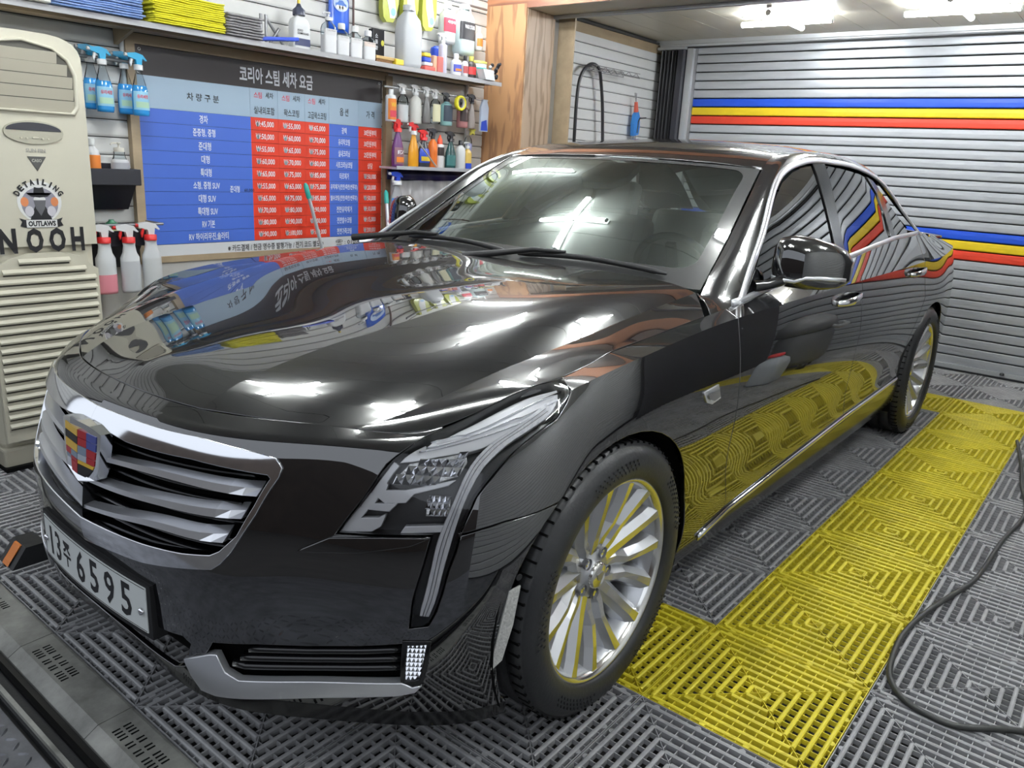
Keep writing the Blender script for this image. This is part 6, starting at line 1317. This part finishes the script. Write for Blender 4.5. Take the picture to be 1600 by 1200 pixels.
# small lower shelf
s2 = thing('lower_shelf', 'short white wall shelf crowded with coloured sprays beside the pillar', 'shelf', (-2.08, -2.865, 1.245)); one('board', s2, 'box', (0, 0, 0), (.76, .15, .012), M['alu']); one('front_lip', s2, 'box', (0, .077, .004), (.76, .005, .02), M['alu'])
L2 = 1.252
pur = pm('purple_plastic', (.13, .03, .16), .3); ora = pm('amber_plastic', (.80, .36, .02), .3)
low_ = ((-1.755, .255, .044, pur, dict(shape='spray', lm=pm('label_purple', (.25, .12, .16), .4), acc=org, lz=(.06, .44), head='trigger', headm=redp, txt=('EZ', whi), rz=.2), 'purple spray bottle with red trigger at the left end of the lower shelf'),
        (-1.885, .245, .036, ora, dict(shape='spray', head='trigger', headm=redp, headm2=white), 'amber yellow spray bottle with red and white trigger'),
        (-1.972, .21, .044, pm('dark_navy_plastic', (.04, .045, .055), .3), dict(shape='spray', lm=bluep, acc=yel, lz=(.15, .55), head='trigger', headm=redp), 'dark round-bellied spray bottle with blue and yellow label'),
        (-2.052, .22, .028, pm('orange_plastic', (.85, .20, .03), .3), dict(shape='round', head='trigger', headm=blkp), 'orange-red spray bottle with black trigger behind the aerosol'),
        (-2.115, .175, .026, white, dict(shape='can', lm=pm('label_blk', (.04, .03, .03), .4), lz=(.45, .74), acc=None, head='nozzlecap', cap=pm('bright_red_cap', (.85, .08, .03), .35)), 'white aerosol with black band and bright red cap'),
        (-2.215, .215, .040, pm('deep_green_plastic', (.015, .07, .07), .25), dict(shape='spray', lm=pm('label_teal_dark', (.05, .18, .18), .4), lz=(.1, .4), head='trigger', headm=blkp), 'deep green spray bottle with black trigger'),
        (-2.31, .19, .030, white, dict(shape='round', cap=blkp), 'plain white bottle with black cap on the lower shelf'),
        (-2.378, .165, .026, pm('honey_plastic', (.72, .50, .12), .3), dict(shape='flatb', lm=bluep, lz=(.02, .25), cap=white, head='pump', headm=white), 'small bottle, amber above and blue below, right end of the lower shelf'))
for x, h_, r_, mm, kw, lb in low_: bottle('shelf_spray', lb, 'spray bottle', (x, -2.84, L2), h_, r_*1.08, mm, **kw)
o = one('metal_ruler', None, 'tube', [(-1.86, -2.77, 1.40), (-2.02, -2.775, 1.265)], .005, M['alu'], 6); tag(o, 'thin metal rod leaning diagonally across the lower shelf', 'rod')
bottle('sticker_bottle', 'clear bottle with blue and white sticker hanging under the yellow star', 'bottle', (-2.445, -2.90, 1.31), .20, .026, clearp, lm=pm('label_bw', (.35, .38, .62), .4), lz=(.1, .55), cap=white)
st_ = one('yellow_star', None, 'prism', [((.032 if i % 2 == 0 else .015)*math.cos(PI/2+i*PI/5), (.032 if i % 2 == 0 else .015)*math.sin(PI/2+i*PI/5)) for i in range(10)], -.006, .006, pm('star_yellow', (.72, .66, .10), .5), lambda a, c, h: (a, h, c)); st_.location = (-2.44, -2.86, 1.50); tag(st_, 'small yellow star ornament hanging below the blue packet', 'ornament')
# tarpaulin below
tp2 = thing('dust_sheet', 'translucent grey plastic sheet with navy top band hanging under the lower shelf', 'sheet', (-2.12, -2.90, 0)); V = []; nx = 26
cl = pm('sheet_grey', (.50, .49, .50), .35, var=.25, vscale=6, stretch=(3, 1, .6))
for zz, am in ((1.185, .006), (1.05, .018), (.90, .024), (.70, .026)):
    for k in range(nx+1): V.append((.36-.72*k/nx, am*math.sin(k*1.9+zz*3)+am*.5*math.sin(k*.8), zz))
b = MB(); b.add(V, [(r*(nx+1)+k, r*(nx+1)+k+1, (r+1)*(nx+1)+k+1, (r+1)*(nx+1)+k) for r in range(3) for k in range(nx)], cl, True); o = b.build('sheet', tp2); sm2 = o.modifiers.new('thickness', 'SOLIDIFY'); sm2.thickness = .002
V = [(.40-.76*k/nx, .010+.006*math.sin(k*1.3), zz) for zz in (1.235, 1.175) for k in range(nx+1)]; b = MB(); b.add(V, [(k, k+1, nx+2+k, nx+1+k) for k in range(nx)], pm('navy_band', (.015, .015, .10), .35), True); o = b.build('top_band', tp2); sm2 = o.modifiers.new('thickness', 'SOLIDIFY'); sm2.thickness = .003
bottle('big_grey_spray', 'large grey spray bottle with blue trigger and blue label, hanging by the price board frame', 'spray bottle', (-1.745, -2.83, .935), .27, .056, pm('mid_grey_plastic', (.30, .30, .32), .35), lm=pm('label_azure', (.03, .24, .68), .4), acc=yel, lz=(.12, .5), shape='spray', head='trigger', headm=bluep, headm2=white, txt=('BUZZ', whi), flat=.5)
# ================================================================= REAR BAY THINGS
hs = thing('air_hose', 'black rubber hose looped over a wire bracket on the rear wall', 'hose', (-3.8, -2.86, 0)); pts = [(.13, 0, .6), (.165, 0, 1.2), (.185, 0, 1.62), (.185, .0, 1.82), (.165, 0, 1.95), (.12, .01, 2.03), (.05, .01, 2.068), (-.02, .01, 2.070), (-.08, .01, 2.04), (-.13, 0, 1.96), (-.175, 0, 1.80), (-.21, 0, 1.60), (-.225, 0, 1.45), (-.23, 0, 1.0), (-.22, 0, .6)]
pts = [Vector(p) for p in pts]; sp = nspl(np.arange(len(pts)), np.array([tuple(p) for p in pts]), np.linspace(0, len(pts)-1, 60)); one('hose', hs, 'tube', [Vector(p) for p in sp], .013, blkp, 10)
wb = thing('wire_bracket', 'white zigzag wire bracket sticking out of the rear wall above the hose', 'bracket', (-3.76, -2.93, 2.03)); wm = M['steel']
for dy, L_ in ((0.02, .50), (.10, .62)):
    for z in (0, .035): one('wire', wb, 'tube', [(0, dy, z), (-L_, dy+.05, z)], .0030, wm, 6)
    zz = []; 
    for k in range(13): zz.append((-L_*k/12, dy+.05*k/12, .035*(k % 2)))
    one('zigzag', wb, 'tube', zz, .0024, wm, 5)
for z in (0, .035): one('wire', wb, 'tube', [(0, -.01, z), (0, .11, z)], .003, wm, 6)
gn_ = thing('air_gun', 'blue plastic-wrapped spray gun with red jaws hanging on the rear wall', 'spray gun', (-4.53, -2.87, 1.62)); gm = pm('gun_blue', (.04, .25, .72), .3)
one('body', gn_, 'prism', [(-.035, -.02), (.035, -.035), (.045, .06), (.03, .14), (.0, .17), (-.03, .13), (-.045, .04)], -.02, .02, gm, lambda a, c, h: (a, h, c)); one('nose', gn_, 'tube', [(.005, 0, .16), (.02, 0, .24)], [.022, .014], pm('gun_red', (.62, .10, .06), .35), 8)
for dx in (-.01, .015): one('prong', gn_, 'tube', [(.02, 0, .235), (.035+dx, 0, .31)], .004, M['steel'], 6)
one('grip_hole', gn_, 'tube', [(-.005, .021, -.01), (-.01, .021, .08), (-.015, .03, .11), (-.10, .04, .12)], .006, blkp, 6); one('hose_tail', gn_, 'tube', [(0, 0, -.03), (0, 0, -.6)], .016, M['steel'], 8)
# dark floor cable on the right
cbp = [(-3.3, .44), (-2.81, .52), (-2.5, .56), (-2.17, .61), (-1.81, .58), (-1.41, .56), (-1.19, .52), (-.96, .47), (-.77, .45), (-.62, .46), (-.53, .48), (-.46, .53), (-.435, .60), (-.45, .68), (-.54, .80), (-.60, 1.0)]
sp = nspl(np.arange(len(cbp)), np.array([(a, c, .008) for a, c in cbp]), np.linspace(0, len(cbp)-1, 80)); cb_ = one('floor_hose', None, 'tube', [Vector(p) for p in sp], .0085, pm('hose_dark', (.035, .036, .034), .45), 8); tag(cb_, 'thin dark hose snaking over the grey tiles right of the yellow strip', 'hose')
wk = thing('wheel_stop', 'small dark rubber wheel stop with orange panel at the far front corner of the car', 'wheel stop', (.775, -1.83, 0)); wk.scale = (.75, .75, .75); one('stop_body', wk, 'prism', [(-.10, 0), (.10, 0), (.04, .085), (-.04, .085)], -.07, .07, M['rubber'], lambda a, c, h: (a, h, c)); one('orange_panel', wk, 'prism', [(.090, .020), (.0995, .004), (.045, .082), (.036, .084)], -.03, .03, M['amber'], lambda a, c, h: (a+.004, h, c))
# things outside the frame that the paint mirrors
cs2 = thing('partition_screen', 'black pleated partition on the right side of the bay, mirrored in the car', 'screen', (-4.88, 1.62, 0))
for i in range(54):
    b = MB(); y0, y1 = (0, .05) if i % 2 else (.05, 0); b.prism([(i*.045, y0), (i*.045+.045, y1), (i*.045+.045, y1+.006), (i*.045, y0+.006)], .01, 2.25, pm('screen_fabric', (0, 0, 0)), lambda a, c, h: (a, c, h)); b.build('pleat', cs2)
vc = thing('wet_vacuum', 'grey drum vacuum cleaner standing on the tiles, mirrored in the rear door', 'vacuum', (-4.0, 1.02, 0)); gv = pm('vacuum_grey', (.16, .165, .17), .4)
one('drum', vc, 'lathe', [(0, .08), (.20, .08), (.23, .14), (.22, .45), (.19, .50)], gv, 28); one('motor_head', vc, 'lathe', [(.20, .49), (.235, .51), (.22, .60), (.12, .66), (0, .67)], gv, 28); one('side_handle', vc, 'tube', [(-.1, -.24, .52), (-.1, -.28, .50), (.1, -.28, .50), (.1, -.24, .52)], .018, pm('vacuum_light', (.34, .35, .36), .4), 8)
for a in range(4): one('castor', vc, 'lathe', [(0, 0), (.035, .0), (.035, .08), (0, .09)], blkp, 10, (.17*math.cos(a*PI/2+.6), .17*math.sin(a*PI/2+.6), 0))
bottle('white_jerrycan', 'white plastic can with red cap on the tiles right of the car', 'canister', (-3.35, .95, 0), .38, .13, pm('jerry_white', (.62, .66, .70), .4), shape='jug', flat=.8, cap=redp)
TEXT_PARENTS = dict(globals().get("TEXT_PARENTS", {}), plate=pl)
flush_texts(TEXT_PARENTS)
